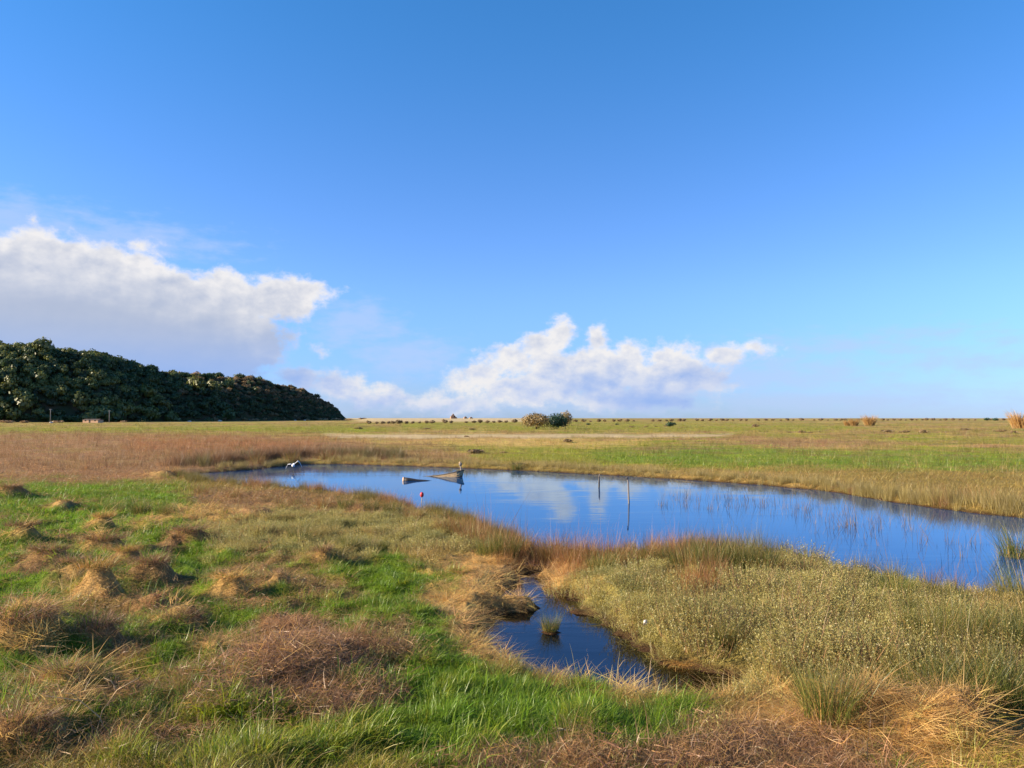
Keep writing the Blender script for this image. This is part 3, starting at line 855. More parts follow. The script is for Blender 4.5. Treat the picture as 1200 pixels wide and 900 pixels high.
tussk = plant_kind('grass_tussock', None, 'grass tussock', [
   [('dead_thatch', mesh_bl('thatch', [M_dry, M_strawm, M_dry][i % 3], 460, .34, .34, .35, .009, .8, .3, 1.5, 940+i, .35, 5)),
    ('green_blade', mesh_bl('tussock_green', M_ngreen, 60, .3, .35, .3, .010, .7, .3, 1.0, 950+i, .3))] for i in range(4)], 'dead grass tussocks on the rough ground at the left')
strawk = plant_kind('straw_tussock', None, 'grass tussock', [
   [('dead_thatch', mesh_bl('straw_thatch', M_strawm, 480, .30, .42, .3, .010, .75, .3, 1.7, 960+i, .1, 6)),
    ('stem', mesh_bl('straw_tussock_stems', M_strawm, 20, .2, .3, .3, .007, .8, .3, .8, 970+i))] for i in range(2)], 'straw tussocks at the lower right')
brushk = plant_kind('brown_brush', None, 'bush', [
   [('twig', np_mesh('brush_twigs', *twigs(800, .62, .36, .007, 980+i, .3), M_dry)),
    ('pale_twig', np_mesh('brush_pale_twigs', *twigs(90, .6, .38, .008, 990+i, .5), M_strawm))] for i in range(3)], 'dead brown brush in the foreground')

# olive rush clumps
for i, (a, b, s, lb) in enumerate([
 (805,668,1.0,'olive rush clump at the left end of the dense row right of the tall stake'),
 (835,667,1.05,'olive rush clump second from the left in the dense row on the near bank'),
 (862,668,1.1,'olive rush clump in the middle of the dense row on the near bank'),
 (890,668,1.0,'olive rush clump at the right end of the dense row on the near bank'),
 (848,684,.7,'low olive rush clump just in front of the dense row on the near bank'),
 (705,672,.8,'green rush clump left of the tall stake, where the puddle channel meets the pond'),
 (765,660,.7,'green rush clump right below the foot of the tall stake'),
 (592,652,.95,'dark green rush clump left of the channel mouth at the pond edge'),
 (572,650,.8,'shorter green rush clump beside the dark one left of the channel mouth'),
 (460,602,.85,'grey-green rush clump near the small red marker, at the water'),
 (435,600,.8,'grey-green rush clump left of the one by the red marker'),
 (405,598,.8,'rush clump at the near bank, below the left end of the half-sunken log'),
 (975,838,.85,'bright olive rush clump standing alone at the lower edge of the saltbush'),
 (958,826,.6,'small green rush clump left of the lone one at the saltbush edge'),
 (1192,835,1.0,'dark green rush clump at the right edge of the photo, behind the straw tussock'),
 (1155,832,.95,'tall olive rush clump left of the one at the right edge'),
 (1115,830,.9,'olive rush clump above the reddish straw mound at the lower right'),
 (1080,828,.8,'olive rush clump, leftmost in the row above the straw tussocks'),
 (1170,765,1.0,'rush clump in the upper right rush band, close to the right edge'),
 (1125,760,1.0,'rush clump in the middle of the upper right rush band'),
 (1085,755,.9,'rush clump at the left end of the upper right rush band'),
 (1200,775,1.0,'rush clump cut by the right edge below the water'),
 (1196,655,1.35,'olive rush clump standing in the water at the right edge'),
 (1200,704,1.2,'olive rush clump at the near bank under the one in the water, right edge'),
 (1052,700,.8,'thin grey rush clump in the water below the reeds, near bank'),
 (1110,708,.7,'thin grey rush clump right of its grey neighbour at the near bank'),
 (645,744,.42,'little rush tuft on the straw islet in the dark puddle'),
 (790,722,.6,'dark rush patch inside the saltbush stand, right of the white litter'),
 (820,726,.6,'rush patch right of the dark one inside the saltbush stand'),
 (850,750,.5,'small rush patch low in the middle of the saltbush stand'),
 (165,600,.9,'olive rush clump in the green meadow at the left'),
 (135,602,.8,'rush clump at the left end of the meadow row'),
 (195,603,.8,'rush clump at the right end of the meadow row'),
 (350,640,.7,'rush clump in the pale saltbush patch left of the channel'),
 (410,645,.6,'small rush clump at the front of the pale saltbush patch'),
 (605,552,.9,'dark rush clump jutting from the far bank, right of the sunken boat'),
]):
    put(rushk, i, a, b, s, lb, i, .95)
# rusty clumps
for i, (a, b, s, lb) in enumerate([
 (648,655,1.0,'rusty rush clump left of the channel mouth, tallest against the cloud reflection'),
 (632,655,.9,'rusty rush clump just left of the tallest rusty one'),
 (672,660,.7,'low rusty rush clump at the channel mouth'),
 (725,662,.9,'rusty rush clump left of the foot of the tall stake'),
 (748,664,.9,'rusty rush clump at the foot of the tall stake'),
 (780,662,.8,'rusty rush clump right of the tall stake'),
 (540,628,1.0,'rounded rusty rush clump right of the red marker'),
 (556,636,.9,'rusty rush clump in front of the rounded one right of the red marker'),
 (522,622,.8,'rusty rush clump between the red marker and the rounded clump'),
 (380,594,.8,'rusty rush clump on the near bank under the egret'),
 (350,592,.8,'rusty rush clump left below the egret on the near bank'),
 (310,588,.8,'rusty rush clump near the left tip of the pond'),
 (275,584,.8,'rusty rush clump at the left tip of the pond'),
 (235,580,.8,'rusty rush clump left of the pond tip'),
 (330,598,.7,'short rusty rush clump in the second row below the egret'),
 (485,606,.75,'rusty rush clump just below the red marker'),
 (612,648,.8,'rusty rush clump between two green clumps at the channel mouth'),
 (1120,592,1.2,'tawny rush clump on the far bank at the right'),
 (1150,597,1.2,'tawny rush clump on the far bank, rightmost of the tall ones'),
 (1090,588,1.0,'tawny rush clump on the far bank left of the tall ones'),
 (1180,602,1.1,'tawny rush clump on the far bank at the right edge'),
 (905,664,.7,'rusty rush clump closing the dense olive row at its right end'),
 (1140,845,.55,'rusty rush tuft behind the straw tussock at the lower right'),
 (340,545,1.7,'dark brown rush clump on the bank behind the egret'),
 (300,548,1.6,'dark brown rush clump left behind the egret'),
 (380,543,1.5,'dark brown rush clump right behind the egret'),
 (415,543,1.3,'brown rush clump on the far bank left of the sunken boat'),
]):
    put(rustk, i, a, b, s, lb, 50+i, .95)
# saltbush
R_ = random.Random(4)
sage_pts = []
polyS = [(660,696),(720,668),(790,668),(900,672),(960,672),(1080,702),(1190,726),(1190,815),(1060,815),(960,808),(880,790),(800,768),(735,740),(700,706)]
tries = 0
while len(sage_pts) < 64 and tries < 4000:
    tries += 1
    a = R_.uniform(655, 1195); b = R_.uniform(665, 818)
    if float(sdf(np.array([a]), np.array([b]), polyS)[0]) > (-20 if a < 900 else -8): continue
    if all(((a-c)/26)**2+((b-d)/11)**2 > 1 for c, d in sage_pts): sage_pts.append((a, b))
def sage_label(a, b):
    v = 'back edge' if b < 692 else 'upper part' if b < 720 else 'middle' if b < 748 else 'lower part' if b < 780 else 'front edge'
    h = 'at far left' if a < 740 else 'left of centre' if a < 850 else 'in the centre' if a < 960 else 'right of centre' if a < 1080 else 'by the right edge'
    return 'olive saltbush shrub right of the puddle, %s, %s' % (v, h)
for i, (a, b) in enumerate(sage_pts):
    put(sagek, i, a, b, R_.uniform(.85, 1.45), sage_label(a, b), 100+i, .9)
for i, (a, b, s, lb) in enumerate([
 (940,674,1.3,'largest silvery saltbush shrub, domed, at the pond edge right of the rush row'),
 (980,682,1.15,'domed saltbush shrub right of the largest silvery one at the pond edge'),
 (748,678,1.15,'domed silvery saltbush shrub below the tall stake'),
 (660,700,.9,'saltbush shrub at the tip of the stand above the dark puddle'),
 (700,690,1.0,'saltbush shrub left of the domed silvery one below the stake'),
]): put(sagek, i, a, b, s, lb, 180+i)
for i in range(14):
    a = 265+i*23+R_.uniform(-6, 6); b = 630+R_.uniform(-8, 16)
    put(sagek, i, a, b, R_.uniform(.9, 1.3), 'grey-green saltbush shrub between the green meadow and pond, %s' % ('left part' if i < 5 else 'middle part' if i < 10 else 'right part'), 200+i, .8)['group'] = 'grey-green saltbush shrubs between the meadow and the pond'
# tussocks on the mounds
tl = {0:'broad dark-sided grass mound at the left edge',1:'pointed brown mound with a long shadow, like a small pyramid',2:'steep brown tussock right of and behind the pyramid-shaped mound',
 3:'large tawny mound up the slope behind the pyramid-shaped one',4:'tawny tussock near the left edge in the far green',5:'small isolated dark-faced tussock in the green meadow',6:'brown tussock touching the left side of the pyramid-shaped mound',
 7:'long low grass mound near the left edge behind the pyramid-shaped one',8:'straw-topped overhanging tussock below the pyramid-shaped mound',9:'reddish low mound between two dark hollows at the left edge',10:'small brown tussock above the hollow at the lower left',
 11:'brown tussock beside the round dark hollow, lower left',12:'shaded tussock in the bottom left corner',13:'tawny tussock in the cluster left of the steep brown one',16:'bleached tussock at the far left edge of the meadow',20:'small dark tussock in front of the pale saltbush patch',
 17:'low tussock right of the grass hollows in the left foreground',18:'low brown tussock right of the overhanging one',14:'low olive tussock in the right part of the meadow'}
for i, lb in tl.items():
    mx, my, rl, rr2, rd, mh = mounds_w[i]
    z = ground_z(mx, my)
    ex = math.sqrt(rl*rr2)
    o = thing('grass_tussock', lb, 'grass tussock', (mx-.15*rl, my, z-.05), R_.uniform(-.3, .3), tussk['group'], (.95*ex/.42, .95*rd/.42, .8*mh/.34))
    for (pn, me) in tussk['parts'][i % 4]: obj(pn, me, o)
    o.scale = (min(1.5, .85*ex/.42), min(1.4, .85*rd/.42), min(1.15, .62*mh/.34))
for i, (a, b, s, lb) in enumerate([
 (1145,868,1.1,'shaggy golden straw tussock at the lower right corner'),
 (1050,856,1.1,'reddish straw mound left of the golden tussock, lower right'),
 (1190,872,.8,'straw tussock cut by the right edge'),
 (645,742,.5,'straw islet standing in the dark puddle'),
 (690,808,.4,'straw heap on the near rim of the dark puddle'),
 (735,822,.4,'right one of the straw heaps on the near rim of the puddle'),
 (540,672,.7,'straw tussock left of the channel'),
 (570,690,.6,'straw tussock at the left shore of the puddle'),
 (520,700,.7,'straw tussock between the green grass and the puddle'),
 (800,782,.6,'straw tussock at the far rim of the puddle, under the saltbush'),
]): put(strawk, i, a, b, s, lb, 300+i, .6)
for i, (a, b, s, lb) in enumerate([
 (300,790,1.1,'dead brown bush at the left end of the big brush patch'),
 (345,775,1.2,'dead brown bush at the back of the big brush patch'),
 (390,790,1.2,'dead brown bush at the back right of the big brush patch'),
 (340,820,1.2,'dead brown bush at the front left of the big brush patch'),
 (395,830,1.2,'dead brown bush at the front right of the big brush patch'),
 (435,812,.9,'dead brown bush at the right tip of the big brush patch'),
 (270,810,.9,'dead bush trailing left of the big brush patch'),
 (350,750,1.0,'paler dry bush behind the big brush patch'),
 (450,760,.7,'small mauve-brown bush right of the big patch, by the green grass'),
 (600,895,.8,'dry brush at the bottom edge below the green grass'),
 (820,890,.9,'dry brush at the bottom edge under the right tip of the green grass'),
 (960,875,.9,'dark brown brush on the straw at the lower right'),
 (880,880,.8,'brown brush left of the dark one on the straw'),
 (150,870,.9,'brown brush in the lower left foreground'),
 (230,865,.8,'brown brush at the right of the lower left foreground'),
 (90,800,.7,'reddish brush below the overhanging tussock'),
]): put(brushk, i, a, b, s, lb, 330+i, .8)

# ------------------------------------------------------------------ trees
def bark_material(name, col):
    m, T, o = new_mat(name); tcn = T.nodes.new('ShaderNodeTexCoord')
    n = noise(T, vmath(T, 'MULTIPLY', tcn.outputs['Object'], (6, 6, 1.2)).outputs[0], 3, 5, .6)
    c = mixc(T, n.outputs['Fac'], tuple(v*.5 for v in col), tuple(v*1.5 for v in col))
    b = T.nodes.new('ShaderNodeBsdfPrincipled'); T.links.new(c, b.inputs['Base Color']); b.inputs['Roughness'].default_value = .9
    bm = T.nodes.new('ShaderNodeBump'); bm.inputs['Distance'].default_value = .03; T.links.new(n.outputs['Fac'], bm.inputs['Height']); T.links.new(bm.outputs[0], b.inputs['Normal'])
    T.links.new(b.outputs[0], o.inputs[0]); return m
M_bark = bark_material('bark', (.10,.075,.05))
def crown_mesh(nm, mat, n, seed, lobes=7, rx=1.0, rz=.8, leaf=.16):
    g = np.random.default_rng(seed)
    cs = g.normal(0, 1, (lobes, 3)); cs /= np.linalg.norm(cs, axis=1)[:, None]; cs *= .48
    cs[:, 2] = np.abs(cs[:, 2])*.8; cs[0] = 0
    rs = g.uniform(.38, .62, lobes)
    li = g.integers(0, lobes, n); d = g.normal(0, 1, (n, 3)); d /= np.linalg.norm(d, axis=1)[:, None]
    p = cs[li]+d*(rs[li]*g.uniform(.55, 1.06, n))[:, None]
    p[:, 0] *= rx; p[:, 1] *= rx; p[:, 2] = p[:, 2]*rz+.55*rz
    nrm = d+g.normal(0, .33, (n, 3)); nrm /= np.linalg.norm(nrm, axis=1)[:, None]
    u = np.cross(nrm, g.normal(0, 1, (n, 3))); u /= np.linalg.norm(u, axis=1)[:, None]; v = np.cross(nrm, u)
    s = (leaf*g.uniform(.5, 1.4, n))[:, None]
    V = np.stack([p-u*s, p-v*s*.6, p+u*s, p+v*s*.6], 1).reshape(-1, 3)
    return np_mesh(nm, V, np.arange(4*n).reshape(n, 4), mat)
def trunk_mesh(nm, seed, h=.6, r=.05, limbs=4, mat=None):
    g = np.random.default_rng(seed); V = []; F = []
    def tube(p0, p1, r0, r1):
        p0 = np.array(p0, float); p1 = np.array(p1, float); d = p1-p0; d /= np.linalg.norm(d)
        u = np.cross(d, (1, .2, 0)); u /= np.linalg.norm(u); v = np.cross(d, u); b = len(V)
        for (p, rr3) in ((p0, r0), ((p0+p1)/2+g.normal(0, .02, 3), (r0+r1)/2), (p1, r1)):
            for k_ in range(6):
                a = k_*math.pi/3; V.append(p+(u*math.cos(a)+v*math.sin(a))*rr3)
        for s in range(2):
            for k_ in range(6): F.append([b+s*6+k_, b+s*6+(k_+1) % 6, b+(s+1)*6+(k_+1) % 6, b+(s+1)*6+k_])
    tube((0, 0, -.15), (.02, .02, h*.5), r, r*.7)
    for i in range(limbs):
        a = i*6.28/limbs+g.uniform(0, 1)
        tube((.02, .02, h*.45), (.38*math.cos(a), .38*math.sin(a), h+g.uniform(0, .3)), r*.6, r*.2)
    return np_mesh(nm, np.array(V), np.array(F), mat or M_bark, True)
def leafy_mat(name, base, var=.4): return plant_material(name, .25, .8, var, False, base)
M_oak = leafy_mat('dark_tree_leaves', (.060,.090,.028), .3); M_oak2 = leafy_mat('olive_tree_leaves', (.130,.140,.035), .3); M_tan = leafy_mat('tan_leaves', (.30,.19,.08))
M_rowm = leafy_mat('row_tree_leaves', (.22,.15,.075)); M_dg = leafy_mat('green_bush_leaves', (.035,.075,.035)); M_fulv = leafy_mat('dun_leaves', (.30,.21,.085))

# ------------------------------------------------------------------ wooded headland
sil = [(-500,391),(-300,384),(-120,391),(0,405),(40,408),(100,415),(180,434),(200,440),(260,445),(300,449),(350,458),(365,464),(388,476),(402,484),(412,491)]
HB = 60  # columns
def hill_base(px):
    t = np.clip((px+500)/904, 0, 1)
    D = np.interp(px, [-500, -200, 0, 120, 260, 404], [360, 420, 455, 480, 560, 690])
    return D
cols = np.linspace(-500, 420, 112)
VV = []; rows_n = 26
for i, cpx in enumerate(cols):
    D = float(hill_base(cpx)); a = (cpx-600)/900
    base = np.array([a*D, D])
    # outward direction away from the camera side: along the ray, turned to the left
    dirv = np.array([a-.25, 1.0]); dirv /= np.linalg.norm(dirv)
    ytop = np.interp(cpx, [q[0] for q in sil], [q[1] for q in sil])
    for j in range(rows_n):
        v = j/(rows_n-1)
        back = v*150-3
        p = base+dirv*back
        Dp = p[1]; pxp = 600+900*p[0]/Dp
        yt = np.interp(pxp, [q[0] for q in sil], [q[1] for q in sil])
        treeh = 5.0*np.clip((300-pxp)/120, .25, 1)
        ridge = max(CAMZ+D*1.17*(490-yt)/900-treeh, 0) if cpx < 413 else 0
        prof = math.sin(min(v/.62, 1)*math.pi/2)**.85 if v < .62 else 1-.35*((v-.62)/.38)**2
        zz = ridge*prof
        zz += (2.4*float(perlin(p[0]*.03, p[1]*.03, 5))+1.1*float(perlin(p[0]*.1, p[1]*.1, 6)))*min(1, zz/8)
        VV.append((p[0], p[1], zz if v > 0 else -1.0))
VV = np.array(VV); VV[:, 2] += 0.4
ii = np.arange(len(cols)*rows_n).reshape(len(cols), rows_n)
FF = np.stack([ii[:-1, :-1], ii[1:, :-1], ii[1:, 1:], ii[:-1, 1:]], -1).reshape(-1, 4)
m, T, o_ = new_mat('headland_earth'); tcn = T.nodes.new('ShaderNodeTexCoord')
n1 = noise(T, tcn.outputs['Object'], .06, 6, .65); n2 = noise(T, tcn.outputs['Object'], .6, 4, .6)
c = mixc(T, sstep(T, n1.outputs['Fac'], .4, .62), (.05,.055,.025), (.15,.085,.05)); c = mixc(T, n2.outputs['Fac'], c, (.035,.04,.02))
b = T.nodes.new('ShaderNodeBsdfDiffuse'); T.links.new(c, b.inputs[0]); T.links.new(b.outputs[0], o_.inputs[0])
hill_me = np_mesh('hill', VV, FF, m, True)
hill = obj('hill', hill_me); tag(hill, kind='structure')

crowns = [crown_mesh('oak_crown', M_oak, 420, 1000+i, 7, 1.0, .8, .15) for i in range(4)]+[crown_mesh('olive_crown', M_oak2, 420, 1010+i, 6, 1.0, .85, .15) for i in range(2)]
trunks = [trunk_mesh('tree_trunk', 1020+i) for i in range(3)]
tuned = []
G_ = VV.reshape(len(cols), rows_n, 3)
g = np.random.default_rng(77)
cand = []
for _ in range(9000):
    u = g.uniform(0, len(cols)-1.001); v = g.uniform(0.0, rows_n*.74)
    i, j = int(u), int(v); fu, fv = u-i, v-j
    p = (G_[i, j]*(1-fu)+G_[i+1, j]*fu)*(1-fv)+(G_[i, j+1]*(1-fu)+G_[i+1, j+1]*fu)*fv
    pxp = 600+900*p[0]/p[1]
    if pxp < -90 or pxp > 398: continue
    cand.append((pxp, v, p))
# weight: bigger trees on the left, low scrub towards the point
placed = []; cells = {}
for pxp, v, p in cand:
    R = np.interp(pxp, [-100, 200, 300, 400], [5.2, 4.3, 2.6, 1.4])*float(np.exp(g.normal(-.03, .30)))
    key = (int(p[0]//6), int(p[1]//6)); ok = True
    for dx in (-1, 0, 1):
        for dy in (-1, 0, 1):
            for (q, rq) in cells.get((key[0]+dx, key[1]+dy), []):
                if np.linalg.norm(q-p) < (R+rq)*.40: ok = False; break
    if not ok: continue
    cells.setdefault(key, []).append((p, R)); placed.append((pxp, v, p, R))
vis = sorted([q for q in placed if q[0] > -10], key=lambda q: -q[3]/q[2][1])
first, rest = vis[:260], vis[260:]+[q for q in placed if q[0] <= -10]
def hill_label(pxp, v, oak):
    side = 'above the left pole' if pxp < 45 else 'between the two poles' if pxp < 100 else 'right above the shed and pole' if pxp < 150 else 'in the middle of the hill' if pxp < 220 else 'right of the middle of the hill' if pxp < 290 else 'on the low right end of the hill'
    lev = 'at the foot' if v < 4 else 'low on the slope' if v < 8 else 'high on the slope' if v < 13 else 'on the crest'
    hl = '%s tree %s, %s' % ('dark evergreen' if oak else 'lighter olive-green', lev, side)
    return hl
for k_, (pxp, v, p, R) in enumerate(first):
    ck = int(g.integers(0, 4)) if g.uniform()-.9*float(perlin(p[0]*.025, p[1]*.025+p[2]*.05, 9)) > np.interp(pxp, [0, 60, 160, 260], [.5, .55, .25, .1]) else int(g.integers(4, 6))
    o = thing('hill_tree', hill_label(pxp, v, ck < 4), 'tree', (p[0], p[1], p[2]-.3), g.uniform(0, 6.28), 'evergreen trees covering the hill', (R, R, R*g.uniform(.9, 1.25)))
    obj('crown', crowns[ck], o); obj('trunk', trunks[k_ % 3], o)
leafpro = []
for i, (bs) in enumerate([(.05,.068,.02), (.07,.08,.022), (.14,.10,.045)]):
    leafpro.append(crown_mesh('scrub', leafmat, 300, 1040+i, 6, 1.0, .75, .17))
q = rest; n = len(q)
pos = np.array([r_[2] for r_ in q]); RR2 = np.array([r_[3] for r_ in q]); pxs = np.array([r_[0] for r_ in q]); vs = np.array([r_[1] for r_ in q])
tt = np.where(((g.uniform(0, 1, n) < .55*sm(pxs, 150, 240)*sm(vs, 4, 10)+.12*sm(pxs, 180, 260)))[:, None], np.array((.25,.165,.075)), np.array((.068,.088,.030)))*(1+g.normal(0, .25, (n, 1)))
scatter('hillside_scrub', [bpy.data.objects.new('k', me) for me in leafpro], pos, np.stack([np.zeros(n), np.zeros(n), g.uniform(0, 6.28, n)], -1), np.tile(RR2[:, None], (1, 3)), g.integers(0, 3, n), np.clip(tt, .01, .5))

# scrub and boulders at the foot of the hill
def place_at(px, D):
    x = (px-600)/900*(D*CA+(1.5-CAMZ)*SA); return x, D, ground_z(x, D)
M_dune = leafy_mat('foot_scrub_leaves', (.34,.22,.11))
scr = [crown_mesh('foot_scrub', M_dune, 220, 1060+i, 5, 1.0, .5, .14) for i in range(3)]
for i, (a, b, R, lb) in enumerate([(300,496,3.2,'brown scrub bush at the foot of the hill, middle'),(360,496,2.6,'brown scrub bush at the foot of the hill near its point'),
   (378,497,3.0,'tawny scrub bush just left of the point of the hill'),(392,496,3.4,'tawny scrub bush at the point of the hill'),(408,495,3.0,'brown scrub bush right past the point of the hill'),(425,494,2.2,'low brown scrub farthest right of the point of the hill'),
   (30,497,2.2,'pale scrub at the foot of the hill near the left pole'),(68,498,2.4,'pale scrub bush right of the left pole'),(8,496,2.5,'brown scrub at the left edge below the trees'),(145,497,1.8,'low scrub right of the shed and pole')]):
    x, y, z = place_at(a, float(hill_base(a))-26)
    o = thing('scrub_bush', lb, 'bush', (x, y, z-.2), i*1.3, 'scrub bushes at the foot of the hill', (R*1.9, R*1.3, R*1.1))
    obj('foliage', scr[i % 3], o); obj('stem', trunks[i % 3], o, sc=(.6, .6, .5))
def rock_mesh(nm, seed, mat):
    import bmesh
    bm = bmesh.new(); bmesh.ops.create_icosphere(bm, subdivisions=2, radius=.5); rg = random.Random(seed)
    for v in bm.verts:
        f = 1+.22*float(perlin(v.co.x*2.2+seed, v.co.y*2.2+v.co.z*3, seed)); v.co = Vector((v.co.x*1.5*f, v.co.y*f, v.co.z*.75*f))
    me = bpy.data.meshes.new(nm); bm.to_mesh(me); bm.free(); me.materials.append(mat); return me
def stone_material(name, c1, c2, sc=2.0):
    m, T, o = new_mat(name); tcn = T.nodes.new('ShaderNodeTexCoord')
    n = noise(T, tcn.outputs['Object'], sc, 6, .65); c = mixc(T, n.outputs['Fac'], c1, c2)
    b = T.nodes.new('ShaderNodeBsdfPrincipled'); T.links.new(c, b.inputs['Base Color']); b.inputs['Roughness'].default_value = .9
    bm = T.nodes.new('ShaderNodeBump'); bm.inputs['Distance'].default_value = .05; T.links.new(n.outputs['Fac'], bm.inputs['Height']); T.links.new(bm.outputs[0], b.inputs['Normal'])
    T.links.new(b.outputs[0], o.inputs[0]); return m
M_rock = stone_material('pale_rock', (.34,.29,.24), (.62,.56,.48))
for i, (a, b, s, lb) in enumerate([(222,498,1.8,'pale boulder left of the middle at the foot of the hill'),(258,499,2.2,'pale boulder beside the brown scrub at the foot of the hill'),
   (357,498,1.8,'pale boulder under the hill, left of its point'),(346,498,1.4,'small pale boulder under the right part of the hill'),(60,498,1.4,'pale stone by the left pole')]):
    x, y, z = place_at(a, float(hill_base(a))-34); o = obj('boulder', rock_mesh('boulder', i+3, M_rock), None, (x, y, z+.2), (0, 0, i), s); tag(o, lb, 'boulder', 'pale boulders at the foot of the hill')

# the bush pair on the plain
x, y, z = place(629, 503)
o = thing('tamarisk_bush', 'large tan feathery bush on the plain, left of the dark green one', 'bush', (x, y, z), 0, None, (6.0, 4.6, 4.9))
obj('crown', crown_mesh('tamarisk_crown', M_fulv, 3200, 1101, 16, 1.0, .85, .05), o); obj('trunk', trunk_mesh('tamarisk_trunk', 4, limbs=7), o)
x, y, z = place(655, 503)
o = thing('green_bush', 'dark green rounded bush beside the large tan bush on the plain', 'bush', (x-.7, y, z), 0, None, (4.3, 3.8, 4.9))
obj('crown', crown_mesh('green_bush_crown', M_dg, 2400, 1102, 12, 1.0, .85, .06), o); obj('trunk', trunk_mesh('green_bush_trunk', 5, limbs=6), o)
x, y, z = place(662, 502.3)
o = thing('tamarisk_bush', 'tan bush showing behind the dark green bush on the plain', 'bush', (x, y, z), 0, None, (3.6, 3.0, 5.3))
obj('crown', crown_mesh('tamarisk_crown', M_fulv, 2000, 1103, 10, 1.0, .85, .05), o); obj('trunk', trunk_mesh('tamarisk_trunk', 6, limbs=5), o)

# long row of small trees under the horizon
rowc = [crown_mesh('row_crown', M_rowm, 200, 1120+i, 5, 1.0, .72, .16) for i in range(4)]
px = 432.0; i = 0
rg = random.Random(5)
while px < 1185:
    D = np.interp(px, [430, 640, 800, 1000, 1185], [430, 500, 560, 640, 720])
    x = (px-600)/900*D; z = ground_z(x, D)
    R = 2.1*rg.uniform(.65, 1.2)
    if not (608 < px < 668) and not (rg.random() < .08):
        lb = ('small brown rounded tree below the sandy bank, left of the bush pair' if px < 640 else
              'small brown rounded tree in the horizon row, between bush pair and tall reeds' if px < 995 else
              'small brown rounded tree in the thin right end of the horizon row')
        o = thing('row_tree', lb, 'tree', (x, D+rg.uniform(-2, 2), z-.1), rg.uniform(0, 6), 'row of small trees along the horizon', (R*1.1, R*1.1, R*rg.uniform(.85, 1.1)))
        obj('crown', rowc[i % 4], o); obj('trunk', trunks[i % 3], o)
    px += np.interp(px, [430, 640, 1185], [7.8, 8.0, 6.8])*rg.uniform(.8, 1.2); i += 1
# single bushes of the plain
M_reedm = plant_material('tall_reed_leaves', inst=False, base=(.42,.26,.10), var=.3)
reedm = mesh_bl('tall_reed_stems', M_reedm, 300, .5, 1.5, .2, .05, .15, .12, .4, 1200, 0, 4)
reedp = mesh_bl('tall_reed_plumes', M_strawm, 90, .5, 1.75, .12, .06, .12, .1, .5, 1201, 0, 4)
for (a, b, s, lb) in [(1001,497.5,2.0,'tall tan reed stand on the horizon, left and lower of the two'),(1019,498,2.9,'tall tan reed stand on the horizon, taller of the two'),
                      (1196,502,3.6,'tall tan reed stand at the right edge on the plain'),(993,497.5,1.6,'thin tan reed wisp left of the two tall reed stands')]:
    x, y, z = place(a, b); o = thing('reed_stand', lb, 'reeds', (x, y, z-.2), 0, 'tall reed stands on the far plain', (s*1.5, s*1.2, s)); obj('stem', reedm, o); obj('plume', reedp, o)
lowb = [crown_mesh('low_bush', M_rowm, 260, 1140+i, 6, 1.0, .5, .13) for i in range(3)]
greenb = [crown_mesh('low_green_bush', M_dg, 260, 1150+i, 6, 1.0, .6, .13) for i in range(2)]
for i, (a, b, R, mt, lb) in enumerate([
 (786,495.5,3.4,1,'dark green bush in front of the tree row, right of the bush pair'),
 (690,498,1.8,1,'small dark green bush just right of the bush pair'),(723,497.5,1.4,1,'smaller green bush second right of the bush pair'),
 (1156,493,4.2,1,'dark green tree on the horizon at the far right'),(1166,493,3.6,1,'rounder dark green tree right next to it on the far right horizon'),
 (884,496,3.0,0,'reddish bush in front of the tree row, right of centre'),
 (740,501,1.7,0,'dark low bush on the pale grass right of the bush pair, leftmost of its scatter'),(757,500.5,1.2,0,'low bush second in the scatter right of the bush pair'),(768,500.5,1.3,0,'low bush third in the scatter right of the bush pair'),
 (780,500,1.6,0,'low bush at the right of the scatter right of the bush pair'),(797,502,1.2,0,'small bush just past the scatter, above the sandy track'),
 (938,507.5,1.9,0,'dark bush at the right end of the sandy track'),(924,507,1.0,0,'small bush touching the right end of the sandy track'),(948,507.5,1.1,0,'small bush right of the dark one at the track end'),(960,507,1.0,0,'farthest small bush right of the track end'),
 (1038,507,2.2,0,'long low dark bush right of centre on the plain'),(1060,507,1.6,0,'low dark bush in the long patch right of centre'),(1080,507.5,2.2,0,'right end of the long low bushes on the plain'),
 (1130,504,1.8,0,'low dark bush on the plain toward the right'),(1172,506,1.9,0,'low dark bush beside the reeds at the right edge'),(1186,507.5,1.6,0,'low dark bush in front of the reeds at the right edge'),
 (553,504,1.6,0,'dark low bush on the pale grass left of the bush pair'),(500,503,1.6,0,'low bush left of centre above the pale track'),(546,512,.9,0,'small dark bush on the near side of the pale track'),
 (556,531,1.3,0,'dark flat bush in the grass behind the sunken boat'),(590,530,.6,0,'small dark bush right of the flat one behind the boat'),(664,518,1.4,0,'dark low bush in the green grass below the bush pair'),
 (607,546,.9,0,'dark rounded bush overhanging the far bank'),(420,503,2.0,0,'low bush on the green strip right of the hill'),
]):
    x, y, z = place(a, b); o = thing('low_bush', lb, 'bush', (x, y, z-.08), i*2.1, 'low bushes scattered on the far plain', (R*1.1 if not mt else R*.8, R*.8 if not mt else R*.8, R*(.8 if mt else .6)))
    R_w = (lowb, greenb)[mt]
    obj('crown', R_w[i % len(R_w)], o); obj('stem', trunks[i % 3], o, sc=(.7, .7, .5))

